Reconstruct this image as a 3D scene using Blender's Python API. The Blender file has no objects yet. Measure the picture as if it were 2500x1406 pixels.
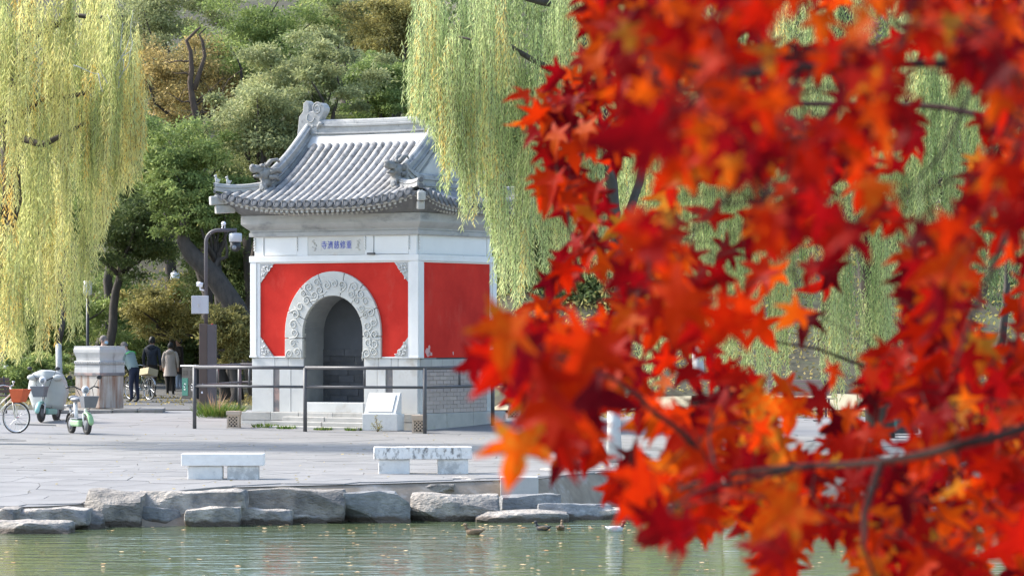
import bpy, bmesh, math, random
import numpy as np
from mathutils import Vector, Matrix, noise
PI = math.pi
R = math.radians
rnd = random.Random(7)
nr = np.random.default_rng(11)
sc = bpy.context.scene
col = sc.collection

# ------------------------------------------------------------------ camera, sky, sun, exposure
FPX, HOR, CAMZ = 8400.0, 810.0, 2.14
cam_d = bpy.data.cameras.new("camera")
cam = bpy.data.objects.new("camera", cam_d)
col.objects.link(cam)
sc.camera = cam
cam.location = (0, 0, CAMZ)
cam.rotation_euler = (R(90), 0, 0)
cam_d.sensor_width = 36
cam_d.lens = 36 * FPX / 2500
cam_d.shift_y = (HOR - 703) / 2500
cam_d.clip_start, cam_d.clip_end = 0.1, 2000
cam_d.dof.use_dof = True
cam_d.dof.focus_distance = 74
cam_d.dof.aperture_fstop = 9.0

SUN_EL, SUN_AZ = R(40), R(-68)       # azimuth from +Y clockwise to where the light comes from
world = bpy.data.worlds.new("World")
sc.world = world
world.use_nodes = True
wn = world.node_tree
sky = wn.nodes.new("ShaderNodeTexSky")
sky.sky_type = 'NISHITA'
sky.sun_disc = False
sky.sun_elevation = SUN_EL
sky.sun_rotation = SUN_AZ
sky.air_density = 1.0
sky.dust_density = 1.2
bg = wn.nodes["Background"]
bg.inputs[1].default_value = 0.15
wn.links.new(sky.outputs[0], bg.inputs[0])
sun_d = bpy.data.lights.new("sun", 'SUN')
sun_d.energy = 3.0
sun_d.angle = R(14)
sun_d.color = (1.0, 0.95, 0.86)
sun = bpy.data.objects.new("sun", sun_d)
col.objects.link(sun)
sdir = Vector((math.sin(SUN_AZ) * math.cos(SUN_EL), math.cos(SUN_AZ) * math.cos(SUN_EL), math.sin(SUN_EL)))
sun.rotation_euler = sdir.to_track_quat('Z', 'Y').to_euler()
sc.view_settings.view_transform = 'Standard'
sc.view_settings.look = 'None'
sc.view_settings.exposure = 1.55
sc.view_settings.gamma = 1
sc.view_settings.use_curve_mapping = False
sc.render.engine = 'CYCLES'
sc.cycles.max_bounces = 6
sc.cycles.diffuse_bounces = 3
sc.cycles.glossy_bounces = 3
sc.cycles.transmission_bounces = 4
sc.cycles.transparent_max_bounces = 8
sc.cycles.sample_clamp_indirect = 6
sc.cycles.use_denoising = True


# ------------------------------------------------------------------ helpers
def PX(px, py, Y):
    """photograph pixel at distance Y -> point in the place"""
    return Vector(((px - 1250) / FPX * Y, Y, CAMZ - (py - HOR) / FPX * Y))


def gz(X, Y):
    """height of the ground round the gate"""
    z = 0.05 * min(max(Y - 74, 0), 3.2)
    if Y < 50 and X < -4.2:
        z -= 0.2 * min(1, (-4.2 - X) / 1.2) * min(1, (50 - Y) / 3.5)
    return z


def G(px, py):
    Y = 74.0
    for _ in range(30):
        X = (px - 1250) / FPX * Y
        Y = (CAMZ - gz(X, Y)) * FPX / (py - HOR)
    X = (px - 1250) / FPX * Y
    return Vector((X, Y, gz(X, Y)))


def tag(o, label=None, cat=None, group=None, kind=None):
    if label: o["label"] = label
    if cat: o["category"] = cat
    if group: o["group"] = group
    if kind: o["kind"] = kind
    return o


def empty(name, loc=(0, 0, 0), rz=0.0, parent=None):
    o = bpy.data.objects.new(name, None)
    col.objects.link(o)
    o.location = loc
    o.rotation_euler = (0, 0, rz)
    o.empty_display_size = 0.2
    o.parent = parent
    return o


def inst(name, me, parent=None, loc=(0, 0, 0), rot=(0, 0, 0), scale=(1, 1, 1)):
    o = bpy.data.objects.new(name, me)
    col.objects.link(o)
    o.parent = parent
    o.location = loc
    o.rotation_euler = rot
    o.scale = scale
    return o


class MB:
    def __init__(s):
        s.v, s.f, s.m = [], [], []
        s.mi = 0

    def add(s, vs, fs):
        b = len(s.v)
        s.v += [tuple(v) for v in vs]
        for f in fs:
            s.f.append(tuple(i + b for i in f))
            s.m.append(s.mi)
        return s

    def box(s, x0, x1, y0, y1, z0, z1):
        return s.add([(x0, y0, z0), (x1, y0, z0), (x1, y1, z0), (x0, y1, z0), (x0, y0, z1), (x1, y0, z1), (x1, y1, z1), (x0, y1, z1)],
                     [(0, 3, 2, 1), (4, 5, 6, 7), (0, 1, 5, 4), (1, 2, 6, 5), (2, 3, 7, 6), (3, 0, 4, 7)])

    def prism(s, poly, y0, y1, ax='y'):
        """polygon of (x, z) pushed along y; ax='x': polygon of (y, z) along x; ax='z': (x, y) along z"""
        n = len(poly)
        if ax == 'y':
            a = [(p[0], y0, p[1]) for p in poly]; b = [(p[0], y1, p[1]) for p in poly]
        elif ax == 'x':
            a = [(y0, p[0], p[1]) for p in poly]; b = [(y1, p[0], p[1]) for p in poly]
        else:
            a = [(p[0], p[1], y0) for p in poly]; b = [(p[0], p[1], y1) for p in poly]
        fs = [tuple(range(n)), tuple(range(2 * n - 1, n - 1, -1))]
        for i in range(n):
            j = (i + 1) % n
            fs.append((i, i + n, j + n, j))
        return s.add(a + b, fs)

    def tube(s, pts, rad, n=8, cap=True, flat=1.0):
        pts = [Vector(p) for p in pts]
        if not hasattr(rad, '__len__'): rad = [rad] * len(pts)
        vs, fs = [], []
        t0 = (pts[1] - pts[0]).normalized()
        up = Vector((0, 0, 1)) if abs(t0.z) < 0.9 else Vector((1, 0, 0))
        nx = t0.cross(up).normalized()
        for i, p in enumerate(pts):
            if i == 0: t = pts[1] - p
            elif i == len(pts) - 1: t = p - pts[i - 1]
            else: t = pts[i + 1] - pts[i - 1]
            t.normalize()
            nx = (nx - t * nx.dot(t))
            if nx.length < 1e-6: nx = t.orthogonal()
            nx.normalize()
            ny = t.cross(nx)
            for k in range(n):
                a = 2 * PI * k / n
                vs.append(p + nx * math.cos(a) * rad[i] + ny * math.sin(a) * rad[i] * flat)
        for i in range(len(pts) - 1):
            for k in range(n):
                k2 = (k + 1) % n
                fs.append((i * n + k, i * n + k2, (i + 1) * n + k2, (i + 1) * n + k))
        if cap:
            fs.append(tuple(range(n - 1, -1, -1)))
            fs.append(tuple((len(pts) - 1) * n + k for k in range(n)))
        return s.add(vs, fs)

    def sphere(s, c, r, nu=12, nv=8, jit=0.0):
        if not hasattr(r, '__len__'): r = (r, r, r)
        vs, fs = [], []
        for j in range(nv + 1):
            th = PI * j / nv
            for i in range(nu):
                ph = 2 * PI * i / nu
                d = Vector((math.sin(th) * math.cos(ph), math.sin(th) * math.sin(ph), math.cos(th)))
                q = 1 + (jit * noise.noise(d * 2.1 + Vector(c) * 9) if jit else 0)
                vs.append((c[0] + d.x * r[0] * q, c[1] + d.y * r[1] * q, c[2] + d.z * r[2] * q))
        for j in range(nv):
            for i in range(nu):
                i2 = (i + 1) % nu
                fs.append((j * nu + i, (j + 1) * nu + i, (j + 1) * nu + i2, j * nu + i2))
        return s.add(vs, fs)

    def lathe(s, prof, n=16, c=(0, 0, 0), sq=False):
        """profile of (radius, z); sq: square plan of half-side = radius"""
        vs, fs = [], []
        if sq: n = 4
        for r, z in prof:
            for k in range(n):
                a = 2 * PI * k / n + (PI / 4 if sq else 0)
                q = r * (math.sqrt(2) if sq else 1)
                vs.append((c[0] + q * math.cos(a), c[1] + q * math.sin(a), c[2] + z))
        for i in range(len(prof) - 1):
            for k in range(n):
                k2 = (k + 1) % n
                fs.append((i * n + k, i * n + k2, (i + 1) * n + k2, (i + 1) * n + k))
        fs.append(tuple(range(n - 1, -1, -1)))
        fs.append(tuple((len(prof) - 1) * n + k for k in range(n)))
        return s.add(vs, fs)

    def torus(s, c, Rm, r, axis='y', n=28, k=8, a0=0, a1=2 * PI):
        vs, fs = [], []
        full = abs(a1 - a0 - 2 * PI) < 1e-6
        m = n if full else n + 1
        for i in range(m):
            a = a0 + (a1 - a0) * i / n
            for j in range(k):
                b = 2 * PI * j / k
                q = Rm + r * math.cos(b)
                w = r * math.sin(b)
                if axis == 'y': vs.append((c[0] + q * math.cos(a), c[1] + w, c[2] + q * math.sin(a)))
                elif axis == 'z': vs.append((c[0] + q * math.cos(a), c[1] + q * math.sin(a), c[2] + w))
                else: vs.append((c[0] + w, c[1] + q * math.cos(a), c[2] + q * math.sin(a)))
        for i in range(n):
            i2 = (i + 1) % m
            for j in range(k):
                j2 = (j + 1) % k
                fs.append((i * k + j, i * k + j2, i2 * k + j2, i2 * k + j))
        return s.add(vs, fs)

    def mesh(s, name, mats, smooth=False):
        me = bpy.data.meshes.new(name)
        me.from_pydata(s.v, [], s.f)
        if not isinstance(mats, (list, tuple)): mats = [mats]
        for m in mats: me.materials.append(m)
        if len(mats) > 1: me.polygons.foreach_set("material_index", s.m)
        bm = bmesh.new(); bm.from_mesh(me)
        bmesh.ops.recalc_face_normals(bm, faces=bm.faces)
        bm.to_mesh(me); bm.free()
        if smooth: me.polygons.foreach_set("use_smooth", [True] * len(me.polygons))
        me.update()
        return me

    def build(s, name, mats, parent=None, smooth=False, bevel=0, loc=(0, 0, 0), rot=(0, 0, 0)):
        o = inst(name, s.mesh(name, mats, smooth), parent, loc, rot)
        if bevel:
            b = o.modifiers.new("bevel", 'BEVEL')
            b.width = bevel; b.segments = 2; b.limit_method = 'ANGLE'; b.angle_limit = R(40)
        return o


def fast_mesh(name, V, nper, mat, tint=None, smooth=False):
    """V: (N*nper, 3) array, every nper points one polygon"""
    V = np.ascontiguousarray(V, dtype=np.float32)
    n = len(V); nf = n // nper
    me = bpy.data.meshes.new(name)
    me.vertices.add(n); me.vertices.foreach_set("co", V.ravel())
    me.loops.add(n); me.loops.foreach_set("vertex_index", np.arange(n, dtype=np.int32))
    me.polygons.add(nf)
    me.polygons.foreach_set("loop_start", np.arange(0, n, nper, dtype=np.int32))
    me.polygons.foreach_set("loop_total", np.full(nf, nper, dtype=np.int32))
    if tint is not None:
        a = me.attributes.new("tint", 'FLOAT', 'POINT')
        a.data.foreach_set("value", np.repeat(tint.astype(np.float32), nper))
    me.materials.append(mat)
    me.update(calc_edges=True)
    return me


# ------------------------------------------------------------------ materials
def ramp(nt, stops, fac):
    r = nt.nodes.new("ShaderNodeValToRGB")
    e = r.color_ramp.elements
    while len(e) < len(stops): e.new(0.5)
    for i, (p, c) in enumerate(stops):
        e[i].position = p
        e[i].color = (c[0], c[1], c[2], 1)
    nt.links.new(fac, r.inputs[0])
    return r.outputs[0]


def noise_node(nt, scale, detail=4, rough=0.55, sx=(1, 1, 1), coord='Object'):
    tc = nt.nodes.new("ShaderNodeTexCoord")
    mp = nt.nodes.new("ShaderNodeMapping")
    mp.inputs['Scale'].default_value = sx
    nt.links.new(tc.outputs[coord], mp.inputs[0])
    n = nt.nodes.new("ShaderNodeTexNoise")
    n.inputs['Scale'].default_value = scale
    n.inputs['Detail'].default_value = detail
    n.inputs['Roughness'].default_value = rough
    nt.links.new(mp.outputs[0], n.inputs[0])
    return n.outputs[0]


def mixc(nt, a, b, fac, mode='MIX'):
    m = nt.nodes.new("ShaderNodeMix")
    m.data_type = 'RGBA'; m.blend_type = mode
    for s, v in ((0, fac), (6, a), (7, b)):
        if hasattr(v, 'links') or isinstance(v, bpy.types.NodeSocket): nt.links.new(v, m.inputs[s])
        elif s == 0: m.inputs[0].default_value = v
        else: m.inputs[s].default_value = (v[0], v[1], v[2], 1)
    return m.outputs[2]


def mat(name, c1, c2=None, scale=3.0, rough=0.7, bump=0.0, bscale=20.0, stain=None, sscale=1.5, samt=(0.5, 0.7), sx=(1, 1, 1),
        metal=0.0, orand=0.0, spec=0.5, detail=5, ssx=(1, 1, 1), coord='Object'):
    m = bpy.data.materials.new(name)
    m.use_nodes = True
    nt = m.node_tree
    p = nt.nodes["Principled BSDF"]
    p.inputs['Roughness'].default_value = rough
    p.inputs['Metallic'].default_value = metal
    p.inputs['Specular IOR Level'].default_value = spec
    if c2 is None:
        c2 = tuple(x * 0.82 for x in c1)
    c = ramp(nt, [(0.32, c1), (0.68, c2)], noise_node(nt, scale, detail, 0.6, sx, coord))
    if stain:
        k = nt.nodes.new("ShaderNodeMapRange")
        k.inputs[1].default_value, k.inputs[2].default_value = samt
        nt.links.new(noise_node(nt, sscale, 6, 0.65, ssx, coord), k.inputs[0])
        c = mixc(nt, c, stain, k.outputs[0])
    if orand:
        oi = nt.nodes.new("ShaderNodeObjectInfo")
        k = nt.nodes.new("ShaderNodeMapRange")
        k.inputs[3].default_value, k.inputs[4].default_value = 1 - orand, 1 + orand * 0.6
        nt.links.new(oi.outputs['Random'], k.inputs[0])
        h = nt.nodes.new("ShaderNodeHueSaturation")
        nt.links.new(c, h.inputs['Color']); nt.links.new(k.outputs[0], h.inputs['Value'])
        c = h.outputs[0]
    nt.links.new(c, p.inputs['Base Color'])
    if bump:
        b = nt.nodes.new("ShaderNodeBump")
        b.inputs['Strength'].default_value = bump
        b.inputs['Distance'].default_value = 0.02
        nt.links.new(noise_node(nt, bscale, 6, 0.6, sx, coord), b.inputs['Height'])
        nt.links.new(b.outputs[0], p.inputs['Normal'])
    return m


def leafmat(name, stops, trans=0.35, rough=0.55, src='tint', nscale=0.0):
    m = bpy.data.materials.new(name)
    m.use_nodes = True
    nt = m.node_tree
    p = nt.nodes["Principled BSDF"]
    p.inputs['Roughness'].default_value = rough
    p.inputs['Specular IOR Level'].default_value = 0.2 if src == 'tint' and 'maple' not in name else 0.06
    if src == 'tint':
        a = nt.nodes.new("ShaderNodeAttribute"); a.attribute_name = "tint"; f = a.outputs['Fac']
    else:
        a = nt.nodes.new("ShaderNodeObjectInfo"); f = a.outputs['Random']
    if nscale:
        ad = nt.nodes.new("ShaderNodeMath"); ad.operation = 'MULTIPLY_ADD'
        ad.inputs[1].default_value = 0.5; ad.inputs[2].default_value = -0.25
        nt.links.new(noise_node(nt, nscale, 2), ad.inputs[0])
        a2 = nt.nodes.new("ShaderNodeMath"); a2.operation = 'ADD'
        nt.links.new(f, a2.inputs[0]); nt.links.new(ad.outputs[0], a2.inputs[1]); f = a2.outputs[0]
    c = ramp(nt, stops, f)
    nt.links.new(c, p.inputs['Base Color'])
    t = nt.nodes.new("ShaderNodeBsdfTranslucent")
    nt.links.new(c, t.inputs[0])
    mx = nt.nodes.new("ShaderNodeMixShader")
    mx.inputs[0].default_value = trans
    nt.links.new(p.outputs[0], mx.inputs[1]); nt.links.new(t.outputs[0], mx.inputs[2])
    nt.links.new(mx.outputs[0], nt.nodes["Material Output"].inputs[0])
    return m


M = {}
M['white'] = mat("white_paint", (.80, .795, .78), (.74, .735, .72), 2.5, 0.75, 0.08, 60, (.52, .50, .46), 3.2, (.66, .78))
M['ornament'] = mat("ornament_recess_shade", (.52, .51, .49), (.44, .43, .42), 9, 0.8, 0.1, 50)  # grey base paints recess shade in, so the white carving stands out
M['frieze'] = mat("white_plaster", (.82, .815, .80), (.77, .765, .75), 2, 0.8, 0.05, 40)
M['red'] = mat("red_plaster", (.66, .042, .028), (.47, .024, .018), .9, 0.9, 0.2, 70, (.56, .062, .045), 3.1, (.56, .78), ssx=(1, 1, .45), detail=8, spec=.15)
M['peel'] = mat("bare_plaster", (.62, .40, .38), (.55, .30, .28), 12, 0.9)
M['marble'] = mat("weathered_marble", (.60, .595, .575), (.51, .51, .495), 2.2, 0.7, 0.15, 25, (.40, .36, .31), 1.8, (.58, .78), orand=.10)
M['carved'] = mat("carved_stone", (.58, .575, .545), (.50, .495, .465), 3, 0.75, 0.15, 40, (.40, .38, .34), 2.6, (.6, .8))
M['darkslab'] = mat("dark_slab", (.20, .185, .18), (.10, .10, .11), 3, 0.7, 0.1, 30, (.33, .22, .19), 2.0, (.5, .6))
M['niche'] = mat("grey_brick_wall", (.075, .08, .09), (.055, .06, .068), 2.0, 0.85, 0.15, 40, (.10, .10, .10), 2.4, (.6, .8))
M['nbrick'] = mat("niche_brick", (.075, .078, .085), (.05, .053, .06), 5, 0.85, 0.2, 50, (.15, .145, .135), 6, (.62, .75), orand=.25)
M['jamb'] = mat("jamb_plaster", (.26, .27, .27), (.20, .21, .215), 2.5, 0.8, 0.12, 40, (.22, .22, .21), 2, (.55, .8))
M['sbrick'] = mat("side_brick", (.52, .43, .39), (.43, .37, .345), 5, 0.85, 0.2, 50, (.58, .45, .35), 1.2, (.45, .65), orand=.11)
M['plinth'] = mat("plinth_stone", (.47, .45, .42), (.38, .37, .35), 2.5, 0.8, 0.2, 30, (.27, .25, .22), 2.1, (.55, .75), orand=.14)
M['tile'] = mat("grey_roof_tile", (.46, .44, .415), (.32, .31, .295), 5.5, 0.85, 0.3, 45, (.15, .15, .15), 7, (.50, .68), orand=.20, detail=7)
M['tile_end'] = mat("tile_end", (.20, .20, .21), (.13, .135, .145), 14, 0.85, 0.2, 60, orand=.2)
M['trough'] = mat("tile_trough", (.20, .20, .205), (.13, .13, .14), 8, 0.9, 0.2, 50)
M['ridge'] = mat("ridge_stone", (.42, .415, .40), (.29, .29, .285), 3.5, 0.85, 0.25, 40, (.15, .15, .155), 4.5, (.54, .70), sx=(1, 1, 1.6))
M['ridge_pale'] = mat("ridge_plaster", (.58, .57, .55), (.48, .47, .45), 3.0, 0.85, 0.12, 40, (.26, .25, .24), 3.5, (.62, .78))
M['ridge_mid'] = mat("ridge_worn", (.46, .455, .44), (.35, .345, .335), 3.0, 0.85, 0.2, 40, (.19, .19, .19), 4.5, (.55, .72))
M['plasterband'] = mat("plaster_band", (.56, .55, .535), (.47, .46, .45), 3.0, 0.85, 0.12, 40, (.42, .40, .37), 2.4, (.6, .8))
M['beast'] = mat("carved_beast", (.29, .285, .275), (.17, .165, .16), 8, 0.85, 0.4, 45)
M['cornice'] = mat("cornice_brick", (.46, .455, .44), (.38, .375, .365), 2.6, 0.85, 0.12, 40, (.19, .195, .20), 1.6, (.52, .75), ssx=(1, 1, 2.5))
M['rafter'] = mat("rafter_end", (.52, .51, .48), (.40, .39, .37), 9, 0.8, 0.1, 40)
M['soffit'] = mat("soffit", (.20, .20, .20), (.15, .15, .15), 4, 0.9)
M['ink'] = mat("blue_lettering", (.10, .13, .52), (.09, .12, .46), 8, 0.7)
M['plaque'] = mat("plaque_stone", (.66, .64, .60), (.60, .585, .555), 3, 0.75, 0.08, 40, (.55, .45, .36), 2.2, (.62, .85))
M['rail'] = mat("painted_steel", (.10, .098, .105), (.075, .074, .08), 6, 0.5, 0.05, 60, (.16, .145, .135), 9, (.62, .72))
M['pave'] = mat("flagstone", (.235, .226, .218), (.185, .178, .173), 1.6, 0.85, 0.25, 14, (.18, .175, .17), 2.6, (.58, .75), orand=.12, coord='Generated')
M['pavebed'] = mat("paving_bed", (.22, .215, .215), (.17, .168, .168), .9, 0.9, 0.2, 10, (.15, .145, .14), 1.1, (.62, .78), sx=(1, 1.6, 1))
M['rock'] = mat("bank_rock", (.50, .44, .375), (.25, .22, .19), 3.4, 0.85, 1.0, 13, (.16, .155, .15), 2.4, (.50, .66), orand=.30, sx=(1, 1, 1.9))
M['rockdark'] = mat("slate_rock", (.25, .245, .24), (.13, .13, .13), 2.6, 0.8, 0.7, 8, (.36, .35, .33), 1.9, (.56, .7), orand=.1, sx=(1, 1, 2.2))
M['soil'] = mat("bank_soil", (.34, .27, .20), (.22, .17, .125), 2.5, 0.95, 0.5, 14, (.44, .40, .36), 1.8, (.55, .75))
M['litter'] = mat("leaf_litter", (.062, .054, .028), (.036, .034, .019), 2.2, 0.95, 0.6, 10, (.085, .10, .04), 0.6, (.48, .66))
M['asphalt'] = mat("asphalt_path", (.13, .125, .12), (.10, .098, .096), 1.5, 0.9, 0.2, 40, (.17, .14, .105), 1.2, (.6, .75))
M['bark'] = mat("bark", (.085, .070, .058), (.045, .038, .033), 9, 0.95, 0.7, 18, sx=(1, 1, .35))
M['bark_warm'] = mat("brown_bark", (.13, .085, .06), (.055, .04, .032), 8, 0.95, 0.7, 18, sx=(1, 1, .35))
M['lime'] = mat("limewash", (.52, .51, .48), (.42, .41, .39), 6, 0.9, 0.4, 20)
M['granite'] = mat("white_granite", (.66, .655, .65), (.60, .595, .59), 14, 0.6, 0.05, 90)
M['signplate'] = mat("pale_sign_plate", (.76, .755, .75), (.73, .725, .72), 3, 0.5)
M['bench'] = mat("bench_granite", (.84, .80, .745), (.74, .70, .65), 7, 0.75, 0.3, 30, (.50, .49, .47), 5, (.62, .74), orand=.05)
M['benchworn'] = mat("bench_worn_stone", (.82, .78, .73), (.67, .64, .60), 6, 0.8, 0.5, 22, (.20, .185, .17), 17, (.50, .64), ssx=(1, 1, .5))
M['benchleg'] = mat("bench_leg_stone", (.76, .72, .67), (.63, .60, .56), 6, 0.85, 0.5, 18, (.46, .44, .41), 3.2, (.54, .62))
M['terracotta'] = mat("pale_sandstone", (.60, .47, .37), (.53, .41, .32), 6, 0.75, 0.1, 50)
M['lampdark'] = mat("lamp_interior", (.05, .045, .04), (.04, .036, .033), 6, 0.8)
M['black'] = mat("black_plastic", (.025, .025, .028), (.02, .02, .022), 5, 0.55)
M['grey_pl'] = mat("grey_plastic", (.17, .18, .20), (.14, .15, .17), 6, 0.5)
M['seatgrey'] = mat("grey_vinyl", (.22, .225, .24), (.18, .185, .20), 6, 0.5)
M['rubber'] = mat("rubber", (.045, .043, .042), (.03, .03, .03), 12, 0.85)
M['chrome'] = mat("bright_metal", (.62, .62, .63), (.55, .55, .56), 8, 0.25, metal=0.8)
M['cream'] = mat("cream_enamel", (.72, .69, .58), (.68, .65, .55), 5, 0.35)
M['orange'] = mat("orange_basket", (.62, .11, .03), (.52, .09, .025), 12, 0.6, 0.3, 60)
M['cover'] = mat("pale_quilted_cover", (.44, .455, .445), (.38, .395, .385), 3, 0.7, 0.1, 12)
M['mint'] = mat("mint_enamel", (.30, .50, .27), (.27, .45, .24), 4, 0.35)
M['darkteal'] = mat("dark_green_enamel", (.03, .06, .058), (.02, .045, .043), 4, 0.4)
M['teal'] = mat("teal_enamel", (.24, .45, .42), (.20, .40, .37), 4, 0.4)
M['whitepl'] = mat("white_plastic", (.76, .76, .78), (.72, .72, .74), 4, 0.4)
M['lens'] = mat("lamp_lens", (.30, .32, .34), (.18, .2, .22), 20, 0.15)
M['pole'] = mat("mauve_steel", (.095, .084, .09), (.078, .07, .074), 3, 0.5)
M['polebrown'] = mat("brown_casing", (.095, .068, .054), (.078, .056, .046), 3, 0.6)
M['cabinet'] = mat("grey_cabinet", (.50, .51, .53), (.46, .47, .49), 3, 0.5)
M['skin'] = mat("skin", (.50, .30, .22), (.44, .26, .19), 8, 0.6)
M['hair'] = mat("black_hair", (.018, .016, .016), (.012, .011, .011), 20, 0.6)
M['hairgrey'] = mat("short_grey_hair", (.20, .17, .15), (.13, .11, .10), 20, 0.8)
M['sage'] = mat("sage_jacket", (.30, .36, .33), (.26, .32, .29), 6, 0.85, 0.3, 20)
M['neon'] = mat("green_piping", (.12, .75, .16), (.1, .7, .14), 6, 0.7)
M['navy'] = mat("navy_cloth", (.022, .026, .048), (.017, .02, .038), 6, 0.9, 0.3, 20)
M['jacket'] = mat("dark_jacket", (.035, .042, .062), (.022, .027, .042), 6, 0.8, 0.4, 15)
M['beige'] = mat("beige_wool", (.50, .43, .385), (.44, .38, .34), 9, 0.95, 0.3, 40)
M['brownblack'] = mat("dark_wool", (.035, .026, .022), (.022, .017, .015), 9, 0.95, 0.3, 40)
M['blackcloth'] = mat("black_cloth", (.018, .017, .017), (.013, .012, .012), 9, 0.9)
M['denim'] = mat("pale_denim", (.38, .43, .52), (.31, .36, .45), 12, 0.9)
M['mask'] = mat("face_mask", (.45, .62, .72), (.42, .58, .68), 9, 0.8)
M['wood'] = mat("bench_wood", (.16, .10, .07), (.10, .065, .05), 10, 0.7, 0.2, 30, sx=(1, 6, 6))
M['woodpale'] = mat("weathered_slats", (.36, .25, .21), (.29, .2, .17), 10, 0.7, 0.2, 30, sx=(1, 6, 6))
M['bin'] = mat("bin_steel", (.045, .045, .05), (.035, .035, .04), 5, 0.5)
M['bingreen'] = mat("bin_panel_green", (.02, .14, .12), (.018, .12, .10), 5, 0.5)
M['lantern'] = mat("lantern_glass", (.78, .77, .73), (.70, .69, .66), 4, 0.4)
M['duckbrown'] = mat("brown_feathers", (.25, .16, .09), (.10, .065, .04), 25, 0.8)
M['duckgrey'] = mat("pale_feathers", (.55, .54, .53), (.45, .44, .43), 25, 0.8)
M['duckdark'] = mat("dark_feathers", (.05, .045, .05), (.03, .03, .032), 25, 0.8)
M['duckhead'] = mat("chestnut_feathers", (.20, .055, .035), (.15, .04, .03), 25, 0.7)
M['bill'] = mat("duck_bill", (.45, .33, .08), (.4, .28, .06), 9, 0.5)
M['card'] = mat("cardboard_box", (.46, .38, .24), (.40, .33, .20), 5, 0.85)
M['pedestal'] = mat("pedestal_marble", (.48, .475, .455), (.40, .395, .38), 3.5, 0.75, 0.25, 30, (.27, .26, .25), 3.0, (.58, .72), ssx=(2.2, 2.2, .22))
M['pedrust'] = mat("rust_streaked_stone", (.46, .43, .385), (.36, .32, .27), 3, 0.8, 0.25, 30, (.22, .10, .05), 3.4, (.47, .66), ssx=(2.0, 2.0, .16))
M['slab'] = mat("kerb_slab", (.30, .28, .25), (.20, .185, .165), 4, 0.9, 0.4, 16, (.13, .13, .075), 3, (.56, .7))

for key in ('rock', 'rockdark'):
    m = M[key]; nt = m.node_tree; p = nt.nodes["Principled BSDF"]
    src = p.inputs['Base Color'].links[0].from_socket
    gm = nt.nodes.new("ShaderNodeNewGeometry"); sxyz = nt.nodes.new("ShaderNodeSeparateXYZ"); nt.links.new(gm.outputs['Position'], sxyz.inputs[0])
    ad = nt.nodes.new("ShaderNodeMath"); ad.operation = 'MULTIPLY_ADD'; ad.inputs[1].default_value = .16
    nt.links.new(noise_node(nt, 5, 5), ad.inputs[0]); nt.links.new(sxyz.outputs[2], ad.inputs[2])
    k = nt.nodes.new("ShaderNodeMapRange"); k.inputs[1].default_value, k.inputs[2].default_value = -.325, -.365
    nt.links.new(ad.outputs[0], k.inputs[0])
    nt.links.new(mixc(nt, src, (.10, .075, .055), k.outputs[0]), p.inputs['Base Color'])
    for nd in nt.nodes:
        if nd.type == 'BUMP': nd.inputs['Distance'].default_value = .07

# water: still murky green pond with short ripples
m = bpy.data.materials.new("pond_water"); m.use_nodes = True
nt = m.node_tree; p = nt.nodes["Principled BSDF"]
p.inputs['Base Color'].default_value = (.095, .125, .062, 1)
p.inputs['Roughness'].default_value = 0.04
p.inputs['IOR'].default_value = 1.33
b = nt.nodes.new("ShaderNodeBump"); b.inputs['Strength'].default_value = 1.0; b.inputs['Distance'].default_value = 0.028
n1 = noise_node(nt, 1.7, 3, 0.5, (.65, 2.2, 1)); n2 = noise_node(nt, 6.0, 2, 0.5, (0.8, 2.6, 1))
ad = nt.nodes.new("ShaderNodeMath"); ad.operation = 'MULTIPLY_ADD'; ad.inputs[1].default_value = 0.07
nt.links.new(n2, ad.inputs[0]); nt.links.new(n1, ad.inputs[2])
nt.links.new(ad.outputs[0], b.inputs['Height']); nt.links.new(b.outputs[0], p.inputs['Normal'])
M['water'] = m

YW = [(0.0, (.17, .22, .06)), (.35, (.33, .37, .11)), (.7, (.56, .54, .17)), (.92, (.68, .57, .16)), (1.0, (.66, .40, .08))]
M['willow_y'] = leafmat("yellow_willow_leaf", [(0, (0.34, 0.4, 0.15)), (0.35, (0.52, 0.55, 0.22)), (0.7, (0.74, 0.7, 0.3)), (0.92, (0.84, 0.74, 0.3)), (1, (0.82, 0.56, 0.16))], 0.5)
M['willow_g'] = leafmat("green_willow_leaf", [(0, (0.24, 0.33, 0.13)), (0.45, (0.42, 0.51, 0.22)), (0.8, (0.62, 0.66, 0.32)), (0.95, (0.74, 0.7, 0.32)), (1, (0.76, 0.56, 0.18))], 0.5)
M['lf_green'] = leafmat("green_leaf", [(0, (0.14, 0.193, 0.059)), (0.5, (0.265, 0.336, 0.108)), (0.85, (0.39, 0.454, 0.154)), (1, (0.53, 0.504, 0.182))], 0.45)
M['lf_sage'] = leafmat("sage_leaf", [(0, (0.163, 0.19, 0.086)), (0.5, (0.326, 0.35, 0.158)), (0.85, (0.459, 0.479, 0.231)), (1, (0.577, 0.517, 0.238))], 0.45)
M['lf_olive'] = leafmat("olive_leaf", [(0, (0.152, 0.144, 0.053)), (0.5, (0.352, 0.312, 0.105)), (0.85, (0.512, 0.448, 0.158)), (1, (0.64, 0.496, 0.18))], 0.45)
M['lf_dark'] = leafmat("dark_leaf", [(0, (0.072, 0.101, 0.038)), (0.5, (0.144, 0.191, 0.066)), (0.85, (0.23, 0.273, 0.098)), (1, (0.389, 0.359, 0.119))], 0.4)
M['lf_gold'] = leafmat("gold_leaf", [(0, (0.16, 0.14, 0.06)), (0.5, (0.4, 0.32, 0.13)), (0.85, (0.66, 0.5, 0.2)), (1, (0.85, 0.62, 0.28))], 0.45)
M['grass'] = leafmat("grass_blade", [(0, (.05, .12, .02)), (.5, (.11, .20, .035)), (1, (.26, .26, .07))], 0.3)
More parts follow.
